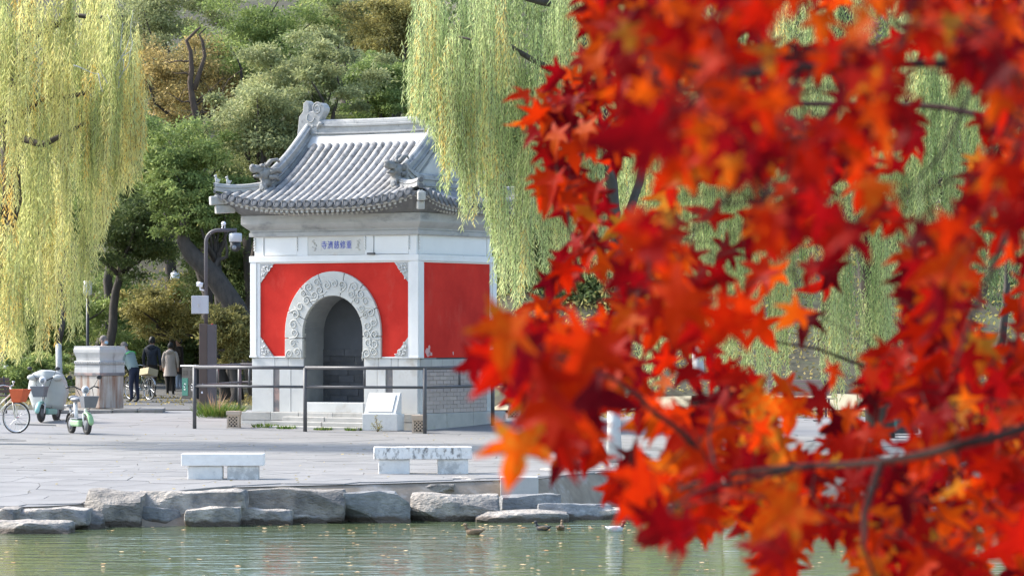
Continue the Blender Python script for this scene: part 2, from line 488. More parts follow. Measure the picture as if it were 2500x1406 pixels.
M['drygrass'] = leafmat("dry_grass", [(0, (.26, .17, .10)), (1, (.42, .26, .17))], 0.3)
MAP = [(0.0, (.08, .001, .004)), (.25, (.20, .0015, .003)), (.55, (.34, .008, .001)), (.82, (.42, .026, .0015)), (.95, (.47, .078, .003)), (1.0, (.32, .125, .012))]
M['maple_o'] = leafmat("maple_leaf", MAP, 0.58, 0.5, 'obj', 7.0)
M['maple_t'] = leafmat("maple_leaf_mass", MAP, 0.58, 0.5, 'tint', 7.0)
M['twig'] = mat("maple_bark", (.034, .017, .014), (.018, .011, .010), 12, 0.9, 0.3, 40, spec=.1)
M['float'] = leafmat("fallen_leaf", [(0, (.60, .36, .16)), (.5, (.75, .55, .30)), (1, (.62, .28, .10))], 0.1)

# ------------------------------------------------------------------ large structure: water, plaza, bank, hillside
EDGE = [(-40, 46.2), (-7.2, 46.0), (-6.6, 46.3), (-5.2, 47.2), (-4.4, 47.5), (-2.0, 48.8), (0.3, 50.4), (1.5, 53.0), (3, 54.5), (9, 55.5), (40, 56)]
EX_ = [e[0] for e in EDGE]; EY_ = [e[1] for e in EDGE]


def edgeY(X):
    return float(np.interp(X, EX_, EY_))


def grid_mesh(name, xs, ys, zf, mat_, yfun=None):
    vs, fs = [], []
    for j, y in enumerate(ys):
        for x in xs:
            yy = yfun(x, y) if yfun else y
            vs.append((x, yy, zf(x, yy)))
    n = len(xs)
    for j in range(len(ys) - 1):
        for i in range(n - 1):
            fs.append((j * n + i, j * n + i + 1, (j + 1) * n + i + 1, (j + 1) * n + i))
    mb = MB(); mb.add(vs, fs)
    return tag(mb.build(name, mat_, None, True), kind='structure')


mb = MB(); mb.add([(-300, 8, -.5), (300, 8, -.5), (300, 60, -.5), (-300, 60, -.5)], [(0, 1, 2, 3)])
tag(mb.build("pond_water", M['water']), "still green pond with small ripples and floating leaves", kind='structure')
mb = MB(); mb.add([(-300, -60, -1.6), (300, -60, -1.6), (300, 70, -1.6), (-300, 70, -1.6)], [(0, 1, 2, 3)])
tag(mb.build("pond_bed", M['soil']), kind='structure')
grid_mesh("near_bank", [-300, -60, -20, -8, -3, 0, 3, 8, 20, 60, 300], [-60, -8, 0, 5, 9, 11.5, 13],
          lambda x, y: .45 if y < 8 else (.35 if y < 10 else (-.2 if y < 12 else -.9)), M['soil'])


def plaza_z(x, y):
    return gz(x, y) - 0.014


xs = list(np.arange(-30, -9, 1.5)) + list(np.arange(-9, 4, .4)) + list(np.arange(4, 31, 1.5))
ys = [0, .04, .08, .12, .2, .3, .4, .5, .6, .7, .8, .85, .88, .9, .92, .95, 1]
plaza = grid_mesh("plaza", xs, ys, plaza_z, M['pavebed'], lambda x, t: edgeY(x) + t * (88 - edgeY(x)))
tag(plaza, "pale grey stone paved plaza between pond and gate", kind='structure')


def bank_z(x, t):
    return gz(x, edgeY(x)) - .03 - .95 * t


vsx = list(np.arange(-30, 30.1, .5))
vs, fs = [], []
for t in (0, .25, .6, 1):
    for x in vsx:
        y = edgeY(x) - t * 1.1 + .02
        vs.append((x, y, gz(x, edgeY(x)) - .024 - (.0 if t == 0 else .16 + 1.0 * (t - .25)) + (0.05 * noise.noise(Vector((x * 2, t * 5, 0))) if t else 0)))
n = len(vsx)
for j in range(3):
    for i in range(n - 1):
        fs.append((j * n + i, j * n + i + 1, (j + 1) * n + i + 1, (j + 1) * n + i))
mb = MB(); mb.add(vs, fs)
tag(mb.build("bank", M['soil'], None, True), kind='structure')


def hill(x, y):
    t0 = 113 if x < -4.5 else (113 - (x + 4.5) / 4.0 * 31 if x < -.5 else 82)
    sl = .27 if x < -3.2 else max(.235, .27 - (x + 3.2) * .015)
    z = .155 + max(0, y - t0) * sl + .25 * noise.noise(Vector((x * .2, y * .2, 0))) * min(1, max(0, y - t0) / 6)
    return z


xs = list(np.arange(-60, -16, 4)) + list(np.arange(-16, 20, .8)) + list(np.arange(20, 61, 4))
ys = [87.5, 90, 93, 96, 99, 102, 105, 108, 111, 114, 118, 122, 127, 133, 140, 150, 165, 190]
tag(grid_mesh("hillside", xs, [84] + ys, lambda x, y: hill(x, y) - (.05 if y < 87.9 else 0) - (.0), M['litter']), "wooded hillside covered with brown leaf litter", kind='structure')
# asphalt path leading off behind the pedestal
cl = [(-9.2, 87.4), (-9.6, 92), (-10.2, 98), (-10.8, 106), (-11.2, 114)]
mb = MB(); vs = []; fs = []
for x, y in cl:
    for dx in (-2.6, -1.3, 0, 1.1): vs.append((x + dx, y, hill(x + dx, y) + .012))
for j in range(4):
    for i in range(3): fs.append((j * 4 + i, j * 4 + i + 1, (j + 1) * 4 + i + 1, (j + 1) * 4 + i))
mb.add(vs, fs)
tag(mb.build("path", M['asphalt']), "dark asphalt path leading back between the trees", kind='structure')

# flagstones: the 300 nearest as parts of the plaza, the rest joined
def clip_poly(poly, mx, my, nx_, ny_):
    """keep the side of the line through (mx,my) where (p-m).n <= 0"""
    out = []
    n = len(poly)
    for i in range(n):
        a, b_ = poly[i], poly[(i + 1) % n]
        da = (a[0] - mx) * nx_ + (a[1] - my) * ny_; db = (b_[0] - mx) * nx_ + (b_[1] - my) * ny_
        if da <= 0: out.append(a)
        if (da < 0 < db) or (db < 0 < da):
            t = da / (da - db); out.append((a[0] + (b_[0] - a[0]) * t, a[1] + (b_[1] - a[1]) * t))
    return out


pts2 = []
gyy = 45.0; row = 0
while gyy < 85.5:
    st_ = .72 + (gyy - 45) * .012
    gx = -10.6 + (row % 2) * st_ * .5
    while gx < 6.6:
        pts2.append((gx + rnd.uniform(-.42, .42) * st_, gyy + rnd.uniform(-.38, .38) * st_)); gx += st_ * rnd.uniform(.8, 1.25)
    gyy += st_ * .86; row += 1
PA = np.array(pts2)
cells = []
for i, (x, y) in enumerate(pts2):
    if not (-10.2 < x < 6.2) or y < edgeY(x) + .22 or y > 84.8: continue
    d2 = ((PA - PA[i]) ** 2).sum(1)
    poly = [(x - 1.2, y - 1.2), (x + 1.2, y - 1.2), (x + 1.2, y + 1.2), (x - 1.2, y + 1.2)]
    gap = .002 + .008 * rnd.random() ** 2
    for j in np.argsort(d2)[1:16]:
        qx, qy = pts2[j]; L_ = math.hypot(qx - x, qy - y)
        nx_, ny_ = (qx - x) / L_, (qy - y) / L_
        poly = clip_poly(poly, (x + qx) / 2 - nx_ * gap, (y + qy) / 2 - ny_ * gap, nx_, ny_)
        if len(poly) < 3: break
    if len(poly) >= 3: cells.append((x, y, poly))


def flag(mb, c, seed):
    r = random.Random(seed)
    cx, cy, poly = c
    poly = [(a, max(b_, edgeY(a) + .01)) for a, b_ in poly]
    dz = r.uniform(-.0022, .0022)
    tx, ty = r.uniform(-.003, .003), r.uniform(-.003, .003)
    top = [(a, b_, gz(a, b_) + dz + tx * (a - cx) + ty * (b_ - cy)) for a, b_ in poly]
    bot = [(a, b_, gz(a, b_) - .04) for a, b_ in poly]
    nn = len(poly)
    mb.add(top + bot, [tuple(range(nn))] + [(i, i + nn, (i + 1) % nn + nn, (i + 1) % nn) for i in range(nn)])


vis = sorted(range(len(cells)), key=lambda i: cells[i][1] + (30 if not (-8.2 < cells[i][0] < 2.2) else 0))
mrest = MB()
for k, i in enumerate(vis):
    if k < 290:
        mb = MB(); flag(mb, cells[i], i); mb.build("paving_stone", M['pave'], plaza)
    else:
        flag(mrest, cells[i], i)
tag(mrest.build("far_paving_stones", M['pave'], plaza), kind='stuff')

# ------------------------------------------------------------------ the gate hall
TH = R(31)
W, D = 4.36, 3.19
gate = empty("gate_hall", (-3.074, 76.49, 0), -TH)
tag(gate, "small temple gate hall with red walls, white frames and grey tiled hip-and-gable roof", "gate hall")
hw, hd = W / 2, D / 2
yf = -hd
ZP, ZD, ZF, ZC = .378, 1.567, 3.81, 4.24       # top of plinth, dado, framed wall, frieze
ARX, ARI, ZS, RO, RI = 1.26, .79, 2.1, 1.36, .83


def arch_pts(a, r, zb, n=20):
    """arch outline from lower left over the crown to lower right"""
    pts = [(-a, zb)]
    for i in range(n + 1):
        t = PI - PI * i / n
        pts.append((a * math.cos(t), ZS + r * math.sin(t)))
    pts.append((a, zb))
    return pts


# wall core with the arched niche
core = [(-hw + .02, ZP)] + arch_pts(ARI, RI, ZP) + [(hw - .02, ZP), (hw - .02, ZF), (-hw + .02, ZF)]
mb = MB(); mb.prism(core, yf + .03, yf + .78)
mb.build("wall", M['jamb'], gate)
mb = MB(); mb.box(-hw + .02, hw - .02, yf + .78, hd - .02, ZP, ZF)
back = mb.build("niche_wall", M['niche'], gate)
nb = None
z = .60; k = 0
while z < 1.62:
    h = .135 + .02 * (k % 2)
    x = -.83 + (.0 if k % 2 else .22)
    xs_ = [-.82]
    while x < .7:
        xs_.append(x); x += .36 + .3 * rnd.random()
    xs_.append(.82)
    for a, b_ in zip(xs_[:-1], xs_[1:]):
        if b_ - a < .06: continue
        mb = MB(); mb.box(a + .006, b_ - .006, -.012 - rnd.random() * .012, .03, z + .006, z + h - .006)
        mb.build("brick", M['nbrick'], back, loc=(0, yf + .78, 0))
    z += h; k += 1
# dado: marble blocks with dark slabs between, on the front
for (a, b_, mt, pr) in [(-hw, -1.60, 'marble', .0), (-1.60, -1.44, 'darkslab', -.012), (-1.44, -1.13, 'marble', .004), (-1.13, -ARI, 'marble', .0),
                        (ARI, 1.14, 'marble', .0), (1.14, 1.36, 'marble', .003), (1.36, 1.53, 'darkslab', -.012), (1.53, hw, 'marble', .0)]:
    mb = MB(); mb.box(a + .004, b_ - .004, yf - pr, yf + .10, ZP, 1.367)
    o = mb.build("marble_block" if mt == 'marble' else "dark_slab", M[mt], gate, bevel=.008)
for (a, b_) in [(-hw, -1.56), (-1.56, -1.20), (-1.20, -ARI), (ARI, 1.17), (1.17, 1.5), (1.5, 1.68), (1.68, hw)]:
    mb = MB(); mb.box(a + .004, b_ - .004, yf - .002, yf + .10, 1.371, ZD)
    mb.build("marble_block", M['marble'], gate, bevel=.008)
# side dados: corner stones and brick courses (right and left)
for sx in (1, -1):
    sd = MB()
    sd.box(min(sx * (hw - .05), sx * (hw - .015)), max(sx * (hw - .05), sx * (hw - .015)), -hd + .05, hd - .05, ZP, ZD - .02)
    side = sd.build("side_dado", M['plinth'], gate)
    for (a, b_) in ((-hd + .102, -hd + .33), (hd - .33, hd)):
        mb = MB(); mb.box(min(sx * (hw - .1), sx * hw), max(sx * (hw - .1), sx * hw), a, b_, ZP, 1.367)
        mb.build("corner_stone", M['marble'], side, bevel=.008)
    yy = -hd + .102
    while yy < hd - .1:
        ln = min(.42 + .12 * rnd.random(), hd - yy)
        mb = MB(); mb.box(min(sx * (hw - .1), sx * (hw + .004)), max(sx * (hw - .1), sx * (hw + .004)), yy + .004, yy + ln - .004, 1.371, ZD - (.02 if sx > 0 else 0))
        mb.build("cap_stone", M['plinth'], side, bevel=.006)
        yy += ln
    if sx > 0:
        bm_ = MB(); bm_.box(-.02, .02, 0, .27, 0, .078); bme = bm_.mesh("brick", M['sbrick'])
        for r_ in range(11):
            yy = -hd + .34 - (.135 if r_ % 2 else 0)
            while yy < hd - .34:
                y0 = max(yy, -hd + .338); y1 = min(yy + .27, hd - .338)
                if y1 - y0 > .05:
                    inst("brick", bme, side, (sx * (hw - .012) + rnd.uniform(-.004, .004), y0, ZP + .012 + r_ * .0885), (0, 0, 0), (1, (y1 - y0) / .27 - .03, 1))
                yy += .278
# plinth course by course
pl = MB(); pl.box(-hw - .14, hw + .14, yf - .14, hd + .14, -.25, ZP - .02)
plinth = pl.build("plinth", M['plinth'], gate)
pf = yf - .18
xx = -hw - .18
cuts = [-hw - .18, -1.55, -.8, .1, 1.0, 1.75, hw + .18]
for a, b_ in zip(cuts[:-1], cuts[1:]):
    mb = MB(); mb.box(a + .003, b_ - .003, pf, yf + .1, .19 + .003, ZP)
    mb.build("plinth_stone", M['plinth'], plinth, bevel=.012)
    mb = MB(); mb.box(a + .003 - .15 * (a > -2), b_ - .003 - .15 * (b_ < 2), pf + .004, yf + .1, -.1, .19)
    mb.build("plinth_stone", M['plinth'], plinth, bevel=.012)
for a, b_ in ((-hd - .18, -.7), (-.7, .4), (.4, hd + .18)):
    mb = MB(); mb.box(hw - .1, hw + .18, max(a, yf + .1) + .003, b_ - .003, -.1, ZP)
    mb.build("plinth_stone", M['plinth'], plinth, bevel=.012)
# threshold and steps
mb = MB(); mb.box(-ARI + .002, ARI - .002, yf - .02, yf + .775, ZP, .60)
mb.build("threshold", M['marble'], gate, bevel=.012)
for k, (h, dpt, wx) in enumerate(((.29, .26, 1.05), (.19, .52, 1.2), (.10, .80, 1.28))):
    mb = MB(); mb.box(-wx, .05 + .1 * k, pf - dpt, pf - dpt + .262, -.1, h)
    mb.build("step", M['plinth'], gate, bevel=.014)
    mb = MB(); mb.box(.056 + .1 * k, wx, pf - dpt + .01, pf - dpt + .262, -.1, h - .006)
    mb.build("step", M['plinth'], gate, bevel=.014)

# red panels and white frames
XR, ZR0, ZR1, CH = hw - .235, ZD + .035, 3.64, .36
ro = arch_pts(ARX - .03, RO - .03, ZR0)
panel = [(-XR, ZR0), (-ARX + .03, ZR0)] + ro[1:-1] + [(ARX - .03, ZR0), (XR, ZR0), (XR, ZR1), (-XR, ZR1)]
mb = MB(); mb.prism(panel, yf + .006, yf + .035)
mb.build("red_panel", M['red'], gate)
for sx in (1, -1):
    mb = MB(); mb.box(min(sx * (hw - .04), sx * (hw - .006)), max(sx * (hw - .04), sx * (hw - .006)), -hd + .22, hd - .22, ZR0 - .02, ZR1)
    mb.build("red_panel", M['red'], gate)


def frame_piece(name, boxes, bev=.012, mt='white'):
    mb = MB()
    for b_ in boxes: mb.box(*b_)
    return mb.build(name, M[mt], gate, bevel=bev)


fp = .045
frame_piece("frame_post", [(-hw - .02, -hw + .15, yf - fp, yf + .05, ZD + .004, ZF - .14), (-hw - .035, -hw + .165, yf - fp - .012, yf + .05, ZD + .004, ZD + .05)])
frame_piece("frame_post", [(hw - .16, hw + fp, yf - fp, yf + .16, ZD + .004, ZF - .14), (hw - .165, hw + fp + .012, yf - fp - .012, yf + .17, ZD + .004, ZD + .05)])
frame_piece("frame_post", [(hw - .02, hw + fp, hd - .15, hd + .02, ZD - .01, ZF - .14)])
frame_piece("frame_rail", [(-hw - .04, hw + fp + .01, yf - fp - .01, yf + .06, ZF - .14, ZF)])
frame_piece("frame_rail", [(hw - .06, hw + fp + .01, yf + .06, hd + .03, ZF - .14, ZF)])
for (a, b_, z0, z1) in ((-hw + .15, -hw + .235, ZD + .004, ZF - .14), (hw - .235, hw - .16, ZD + .004, ZF - .14)):
    frame_piece("frame_moulding", [(a, b_, yf - .022, yf + .04, z0, z1)], .008)
frame_piece("frame_moulding", [(-hw + .235, hw - .235, yf - .024, yf + .04, ZR1, ZF - .14)], .008)
frame_piece("frame_moulding", [(-hw + .235, -ARX - .004, yf - .02, yf + .04, ZD + .004, ZR0)], .006)
frame_piece("frame_moulding", [(ARX + .004, hw - .235, yf - .02, yf + .04, ZD + .004, ZR0)], .006)
frame_piece("frame_moulding", [(hw - .04, hw + .022, -hd + .16, -hd + .22, ZD, ZF - .14)], .006)
frame_piece("frame_moulding", [(hw - .04, hw + .022, hd - .22, hd - .15, ZD, ZF - .14)], .006)
frame_piece("frame_moulding", [(hw - .04, hw + .02, -hd + .22, hd - .22, ZR1, ZF - .14)], .006)
r = random.Random(4)
for (cy, cz, w_, h_) in ((-1.18, 1.70, .13, .10), (-1.08, 1.665, .09, .05), (-1.13, 1.80, .05, .08), (-.15, 1.68, .025, .05), (.55, 1.67, .03, .05)):
    poly = [(cy + w_ * math.cos(a) * r.uniform(.6, 1.1), cz + h_ * math.sin(a) * r.uniform(.55, 1.1)) for a in np.linspace(0, 2 * PI, 11)[:-1]]
    mb = MB(); mb.prism(poly, hw - .008, hw - .003, 'x'); mb.build("peeled_patch", M['peel'], gate)
# carved corner ornaments
for sx in (1, -1):
    for sz in (1, -1):
        cx, cz = sx * (XR + .001), (ZR1 if sz > 0 else ZR0)
        mb = MB(); mb.prism([(cx, cz), (cx - sx * CH * 1.0, cz), (cx, cz - sz * CH * 1.2)], yf - .016, yf + .02)
        o = mb.build("corner_ornament", M['ornament'], gate)
        mb = MB()
        r = random.Random(sx * 5 + sz)
        for _ in range(60):
            u, v = r.random(), r.random()
            if u + v > .86: continue
            px_, pz_ = cx - sx * (.045 + u * CH * .95), cz - sz * (.045 + v * CH * 1.1)
            a = r.random() * PI
            dx, dz = math.cos(a) * .03, math.sin(a) * .03
            mb.tube([(px_ - dx, yf - .018, pz_ - dz), (px_ + dz * .3, yf - .04, pz_ - dx * .3), (px_ + dx, yf - .018, pz_ + dz)], [.006, .014, .005], 5)
        tag(mb.build("carving", M['frieze'], o, True), kind='stuff')

# arch surround: separate carved stones
def arch_at(t, f):
    """t 0..1 along the arch, f 0..1 from inner to outer edge"""
    tot = 1.0
    q = .13
    if t < q:
        z_ = ZD + (ZS - ZD) * t / q; xi, xo = -ARI, -ARX
        return (xi + (xo - xi) * f, z_)
    if t > 1 - q:
        z_ = ZD + (ZS - ZD) * (1 - t) / q
        return (ARI + (ARX - ARI) * f, z_)
    a = PI - PI * (t - q) / (1 - 2 * q)
    ax, rz_ = ARI + (ARX - ARI) * f, RI + (RO - RI) * f
    return (ax * math.cos(a), ZS + rz_ * math.sin(a))


joints = [0, .105, .22, .33, .43, .56, .66, .77, .885, 1]
for a, b_ in zip(joints[:-1], joints[1:]):
    n = 7
    ts = [a + .0018 + (b_ - a - .0036) * i / n for i in range(n + 1)]
    poly = [arch_at(t, 0) for t in ts] + [arch_at(t, 1) for t in reversed(ts)]
    if a == 0: poly[0] = (-ARI, ZD + .003); poly[-1] = (-ARX, ZD + .003)
    if b_ == 1: poly[n] = (ARI, ZD + .003); poly[n + 1] = (ARX, ZD + .003)
    mb = MB(); mb.prism(poly, yf - .05, yf + .10)
    mb.build("arch_stone", M['carved'], gate, bevel=.01)
sp = []
for mir in (1, -1):
    mb = MB(); pts = []; rr = []
    for i in range(26):
        t = i / 25
        a = t * 3.2 * PI
        rad = .016 + .085 * (1 - t) ** 1.1
        pts.append((mir * (rad * math.cos(a)), -.004 - .018 * math.sin(PI * min(1, t + .15)), rad * math.sin(a)))
        rr.append(.011 + .004 * (1 - t))
    pts.insert(0, (mir * .14, 0, -.11)); rr.insert(0, .006)
    pts.insert(1, (mir * .125, -.008, -.05)); rr.insert(1, .013)
    mb.tube(pts, rr, 6)
    sp.append(mb.mesh("cloud_scroll", M['carved'], True))
r = random.Random(3)
for side_ in (1, -1):
    t = .03
    while t < .51:
        for f in ((.30, .68) if r.random() < .72 else (.5,)):
            x, z = arch_at(t + r.uniform(-.008, .008), f + r.uniform(-.06, .06))
            s_ = r.uniform(.75, 1.15)
            inst("cloud_scroll", sp[r.random() < .5], gate, (side_ * x, yf - .05, z), (0, r.uniform(0, 2 * PI), 0), (s_, .6, s_))
        t += .043 + .014 * r.random()

# frieze: posts, white panels, plaque with lettering
zf0, zf1 = ZF, ZC
iw = hw - .055
iy = yf + .045
frame_piece("frieze_wall", [(-iw, iw, iy + .03, hd - .05, zf0, zf1)], 0, 'frieze')
posts = [(-iw, -iw + .24), (-.99, -.70), (.80, 1.02), (iw - .20, iw + .012)]
for a, b_ in posts:
    frame_piece("frieze_post", [(a, b_, iy - .02, iy + .06, zf0, zf1)], .008)
    xb = a + .03 if a < 0 else a - .02
    bd = MB()
    for k in range(5):
        bd.sphere((a + .012, iy - .035, zf1 - .05 - k * .062), (.022, .022, .034 - .002 * k), 8, 6)
    bd.build("bead_bracket", M['white'], gate, True)
for a, b_ in ((-iw + .24, -.99), (1.02, iw - .20)):
    frame_piece("frieze_panel", [(a + .012, b_ - .012, iy - .004, iy + .04, zf0 + .012, zf1 - .02)], .006, 'frieze')
frame_piece("frieze_panel", [(iw - .04, iw + .004, -hd + .30, hd - .30, zf0 + .012, zf1 - .02)], .006, 'frieze')
frame_piece("frieze_post", [(iw - .05, iw + .02, -hd + .107, -hd + .26, zf0, zf1)], .008)
frame_piece("frieze_post", [(iw - .05, iw + .02, hd - .26, hd - .06, zf0, zf1)], .008)
for yb in (-hd + .10, hd - .06):
    bd = MB()
    for k in range(5): bd.sphere((iw + .035, yb, zf1 - .05 - k * .062), (.022, .022, .034 - .002 * k), 8, 6)
    bd.build("bead_bracket", M['white'], gate, True)
pq = frame_piece("plaque", [(-.70, .80, iy - .012, iy + .05, zf0 + .004, zf1 - .012)], .006, 'plaque')
for bx in ((-.36, .46, zf0 + .335, zf0 + .345), (-.36, .46, zf0 + .085, zf0 + .094), (-.36, -.35, zf0 + .094, zf0 + .335), (.45, .46, zf0 + .094, zf0 + .335)):
    mb = MB(); mb.box(bx[0], bx[1], iy - .017, iy - .01, bx[2], bx[3]); mb.build("plaque_border", M['plaque'], pq)
for bx in (-.53, .63):
    mb = MB(); r = random.Random(int(bx * 10))
    for k in range(10):
        z_ = zf0 + .10 + .024 * k; x_ = bx + r.uniform(-.05, .05)
        mb.tube([(x_ - .03, iy - .012, z_), (x_, iy - .024, z_ + .02), (x_ + .03, iy - .012, z_ + r.uniform(-.02, .02))], [.005, .011, .005], 5)
    mb.build("flower_carving", M['plaque'], pq, True)
for k, ch in enumerate("寺濟慈修重"):
    cu = bpy.data.curves.new("character", 'FONT')
    cu.body = ch; cu.size = .19; cu.extrude = .003
    cu.align_x = 'CENTER'
    cu.materials.append(M['ink'])
    o = bpy.data.objects.new("character", cu); col.objects.link(o)
    bpy.context.view_layer.update()
    cme = bpy.data.meshes.new_from_object(o.evaluated_get(bpy.context.evaluated_depsgraph_get()))
    bpy.data.objects.remove(o); bpy.data.curves.remove(cu)
    o = inst("character", cme, pq)
    o.location = (-.268 + k * .163, iy - .017, zf0 + .155)
    o.rotation_euler = (R(90), 0, 0)
    o.scale = (.80, 1, 1)
mb = MB(); mb.box(.93, 1.12, yf - .10, yf - .04, ZF + .003, ZF + .045)
mb.build("junction_box", M['rail'], gate, bevel=.008)

# cornice swept round the four walls
prof = [(.055, 4.235), (.075, 4.24), (.075, 4.325), (.045, 4.33), (.06, 4.352), (.06, 4.372), (.085, 4.395), (.13, 4.43), (.175, 4.475), (.205, 4.51), (.205, 4.70), (0, 4.72)]
vs, fs = [], []
for o_, z_ in prof:
    for sx, sy in ((-1, -1), (1, -1), (1, 1), (-1, 1)): vs.append((sx * (hw - .03 + o_), sy * (hd - .03 + o_), z_))
for i in range(len(prof) - 1):
    for k in range(4): fs.append((i * 4 + k, i * 4 + (k + 1) % 4, (i + 1) * 4 + (k + 1) % 4, (i + 1) * 4 + k))
fs.append((0, 3, 2, 1)); fs.append(tuple(len(vs) - 4 + k for k in range(4)))
mb = MB(); mb.add(vs, fs); mb.build("cornice", M['cornice'], gate)
mb = MB(); mb.box(-iw - .012, iw + .016, iy - .026, iy + .02, ZC - .018, ZC - .006); mb.build("cornice_fillet", M['white'], gate)

# ---- roof
ex, ey = hw + .55, hd + .71
RA, JY = 1.72, 1.62


def prof_z(d):
    return 6.50 - .95 * d + .1125 * d * d


def liftf(u):
    return .32 * abs(u) ** 3.2


def zF(x, y):
    y = abs(y)
    return prof_z(y) + liftf(x / ex) * min(1, max(0, (y - .6) / (ey - .6))) ** 1.4


def zSd(x, y):
    t = (abs(x) - RA) / (ex - RA)
    return prof_z(JY + t * (ey - JY)) + liftf(y / ey) * max(0, t * .78 + .22) ** 1.4


def hipy(x):
    return JY + (abs(x) - RA) / (ex - RA) * (ey - JY)


# under-tile surfaces and soffit
rv = MB()
for sy in (-1, 1):
    nx_, ny_ = 26, 12
    vs, fs = [], []
    for i in range(nx_ + 1):
        x = -ex + 2 * ex * i / nx_
        y0 = .02 if abs(x) <= RA else hipy(x)
        for j in range(ny_ + 1):
            y = y0 + (ey - y0) * j / ny_
            vs.append((x, sy * y, zF(x, y)))
    for i in range(nx_):
        for j in range(ny_):
            fs.append((i * 13 + j, (i + 1) * 13 + j, (i + 1) * 13 + j + 1, i * 13 + j + 1))
    rv.add(vs, fs)
for sx in (-1, 1):
    vs, fs = [], []
    ny_ = 20; nt_ = 8
    for i in range(ny_ + 1):
        u = -1 + 2 * i / ny_
        for j in range(nt_ + 1):
            t = j / nt_
            x = RA + (ex - RA) * t
            vs.append((sx * x, u * hipy(x), zSd(x, u * hipy(x))))
    for i in range(ny_):
        for j in range(nt_): fs.append((i * 9 + j, (i + 1) * 9 + j, (i + 1) * 9 + j + 1, i * 9 + j + 1))
    rv.add(vs, fs)
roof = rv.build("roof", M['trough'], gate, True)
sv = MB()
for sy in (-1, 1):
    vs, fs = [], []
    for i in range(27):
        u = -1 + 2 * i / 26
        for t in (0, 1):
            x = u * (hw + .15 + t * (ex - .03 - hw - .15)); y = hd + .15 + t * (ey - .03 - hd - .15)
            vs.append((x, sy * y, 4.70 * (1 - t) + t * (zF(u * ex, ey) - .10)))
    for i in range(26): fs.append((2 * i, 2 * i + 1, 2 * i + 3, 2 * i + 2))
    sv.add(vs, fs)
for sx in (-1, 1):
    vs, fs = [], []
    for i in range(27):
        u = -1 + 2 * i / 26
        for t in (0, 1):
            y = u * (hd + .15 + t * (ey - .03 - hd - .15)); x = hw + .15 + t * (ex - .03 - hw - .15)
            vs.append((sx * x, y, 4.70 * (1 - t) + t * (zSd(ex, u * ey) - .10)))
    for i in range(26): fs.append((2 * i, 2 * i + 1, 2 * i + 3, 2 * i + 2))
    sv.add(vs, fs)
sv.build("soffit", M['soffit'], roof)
# fascia boards along the eaves
fv = MB()
for sy in (-1, 1):
    pts = [(-ex + .05 + (2 * ex - .1) * i / 40, sy * (ey - .035), zF(-ex + 2 * ex * i / 40, ey) - .085) for i in range(41)]
    fv.tube(pts, .034, 4)
for sx in (-1, 1):
    pts = [(sx * (ex - .035), -ey + .05 + (2 * ey - .1) * i / 30, zSd(ex, -ey + 2 * ey * i / 30) - .085) for i in range(31)]
    fv.tube(pts, .034, 4)
fv.build("fascia", M['rafter'], roof)


# rafters: two tiers of small ends, too small to pick apart singly
def rafter_rows(side_, name):
    mb = MB()
    L = ex if side_ in 'fb' else ey
    n = int(2 * L / .138)
    for i in range(n):
        u = -1 + 2 * (i + .5) / n
        a = u * (L - .12)
        if side_ in 'fb':
            sy = -1 if side_ == 'f' else 1
            ze = zF(u * ex, ey)
            P0 = Vector((a * .86, sy * (hd + .18), ze - .135 + .10)); P1 = Vector((a, sy * (ey - .075), ze - .150))
            Q1 = Vector((a * .95, sy * (ey - .285), ze - .235 + .03))
            Q0 = Vector((a * .84, sy * (hd + .10), ze - .16))
            wv = Vector((1, 0, 0))
        else:
            sx = 1 if side_ == 'r' else -1
            ze = zSd(ex, u * ey)
            P0 = Vector((sx * (hw + .18), a * .86, ze - .135 + .10)); P1 = Vector((sx * (ex - .075), a, ze - .150))
            Q1 = Vector((sx * (ex - .255), a * .95, ze - .235 + .03)); Q0 = Vector((sx * (hw + .10), a * .84, ze - .16))
            wv = Vector((0, 1, 0))
        h = .034
        up = Vector((0, 0, h)); wv = wv * h
        vs = [p_ + s1 * wv + s2 * up for p_ in (P0, P1) for s1, s2 in ((-1, -1), (1, -1), (1, 1), (-1, 1))]
        mb.add(vs, [(0, 1, 5, 4), (1, 2, 6, 5), (2, 3, 7, 6), (3, 0, 4, 7), (4, 5, 6, 7), (0, 3, 2, 1)])
        mb.tube([Q0, Q1], .032, 7)
    return tag(mb.build(name, M['rafter'], roof), kind='stuff')


for s_ in 'fblr': rafter_rows(s_, "rafter_ends")

# cover tile rows
TR = .076


def tile_row(path, nrm):
    """half-round roll following path with a small step at every tile joint"""
    pts, rad = [], []
    acc = 0
    L = [0]
    for a, b_ in zip(path[:-1], path[1:]): L.append(L[-1] + (b_ - a).length)
    tot = L[-1]
    nseg = max(2, int(tot / .27))
    xs_ = []
    for k in range(nseg):
        xs_ += [(k / nseg, TR * 1.04), ((k + .97) / nseg, TR * .965)]
    xs_.append((1.0, TR * .965))
    vs, fs = [], []
    n = 8
    for t, r_ in xs_:
        d = t * tot
        i = max(0, min(len(path) - 2, int(np.searchsorted(L, d)) - 1))
        q = path[i].lerp(path[i + 1], (d - L[i]) / max(1e-6, L[i + 1] - L[i]))
        tg = (path[i + 1] - path[i]).normalized()
        up = nrm.cross(tg).normalized()
        if up.z < 0: up = -up
        for k in range(n + 1):
            a = PI * k / n
            vs.append(q + nrm * math.cos(a) * r_ + up * (math.sin(a) * r_ * 1.05 + .012))
    m_ = n + 1
    for i in range(len(xs_) - 1):
        for k in range(n): fs.append((i * m_ + k, i * m_ + k + 1, (i + 1) * m_ + k + 1, (i + 1) * m_ + k))
    fs.append(tuple(range(m_)))
    mb = MB(); mb.add(vs, fs)
    return mb, path[-1], (path[-1] - path[-2]).normalized()


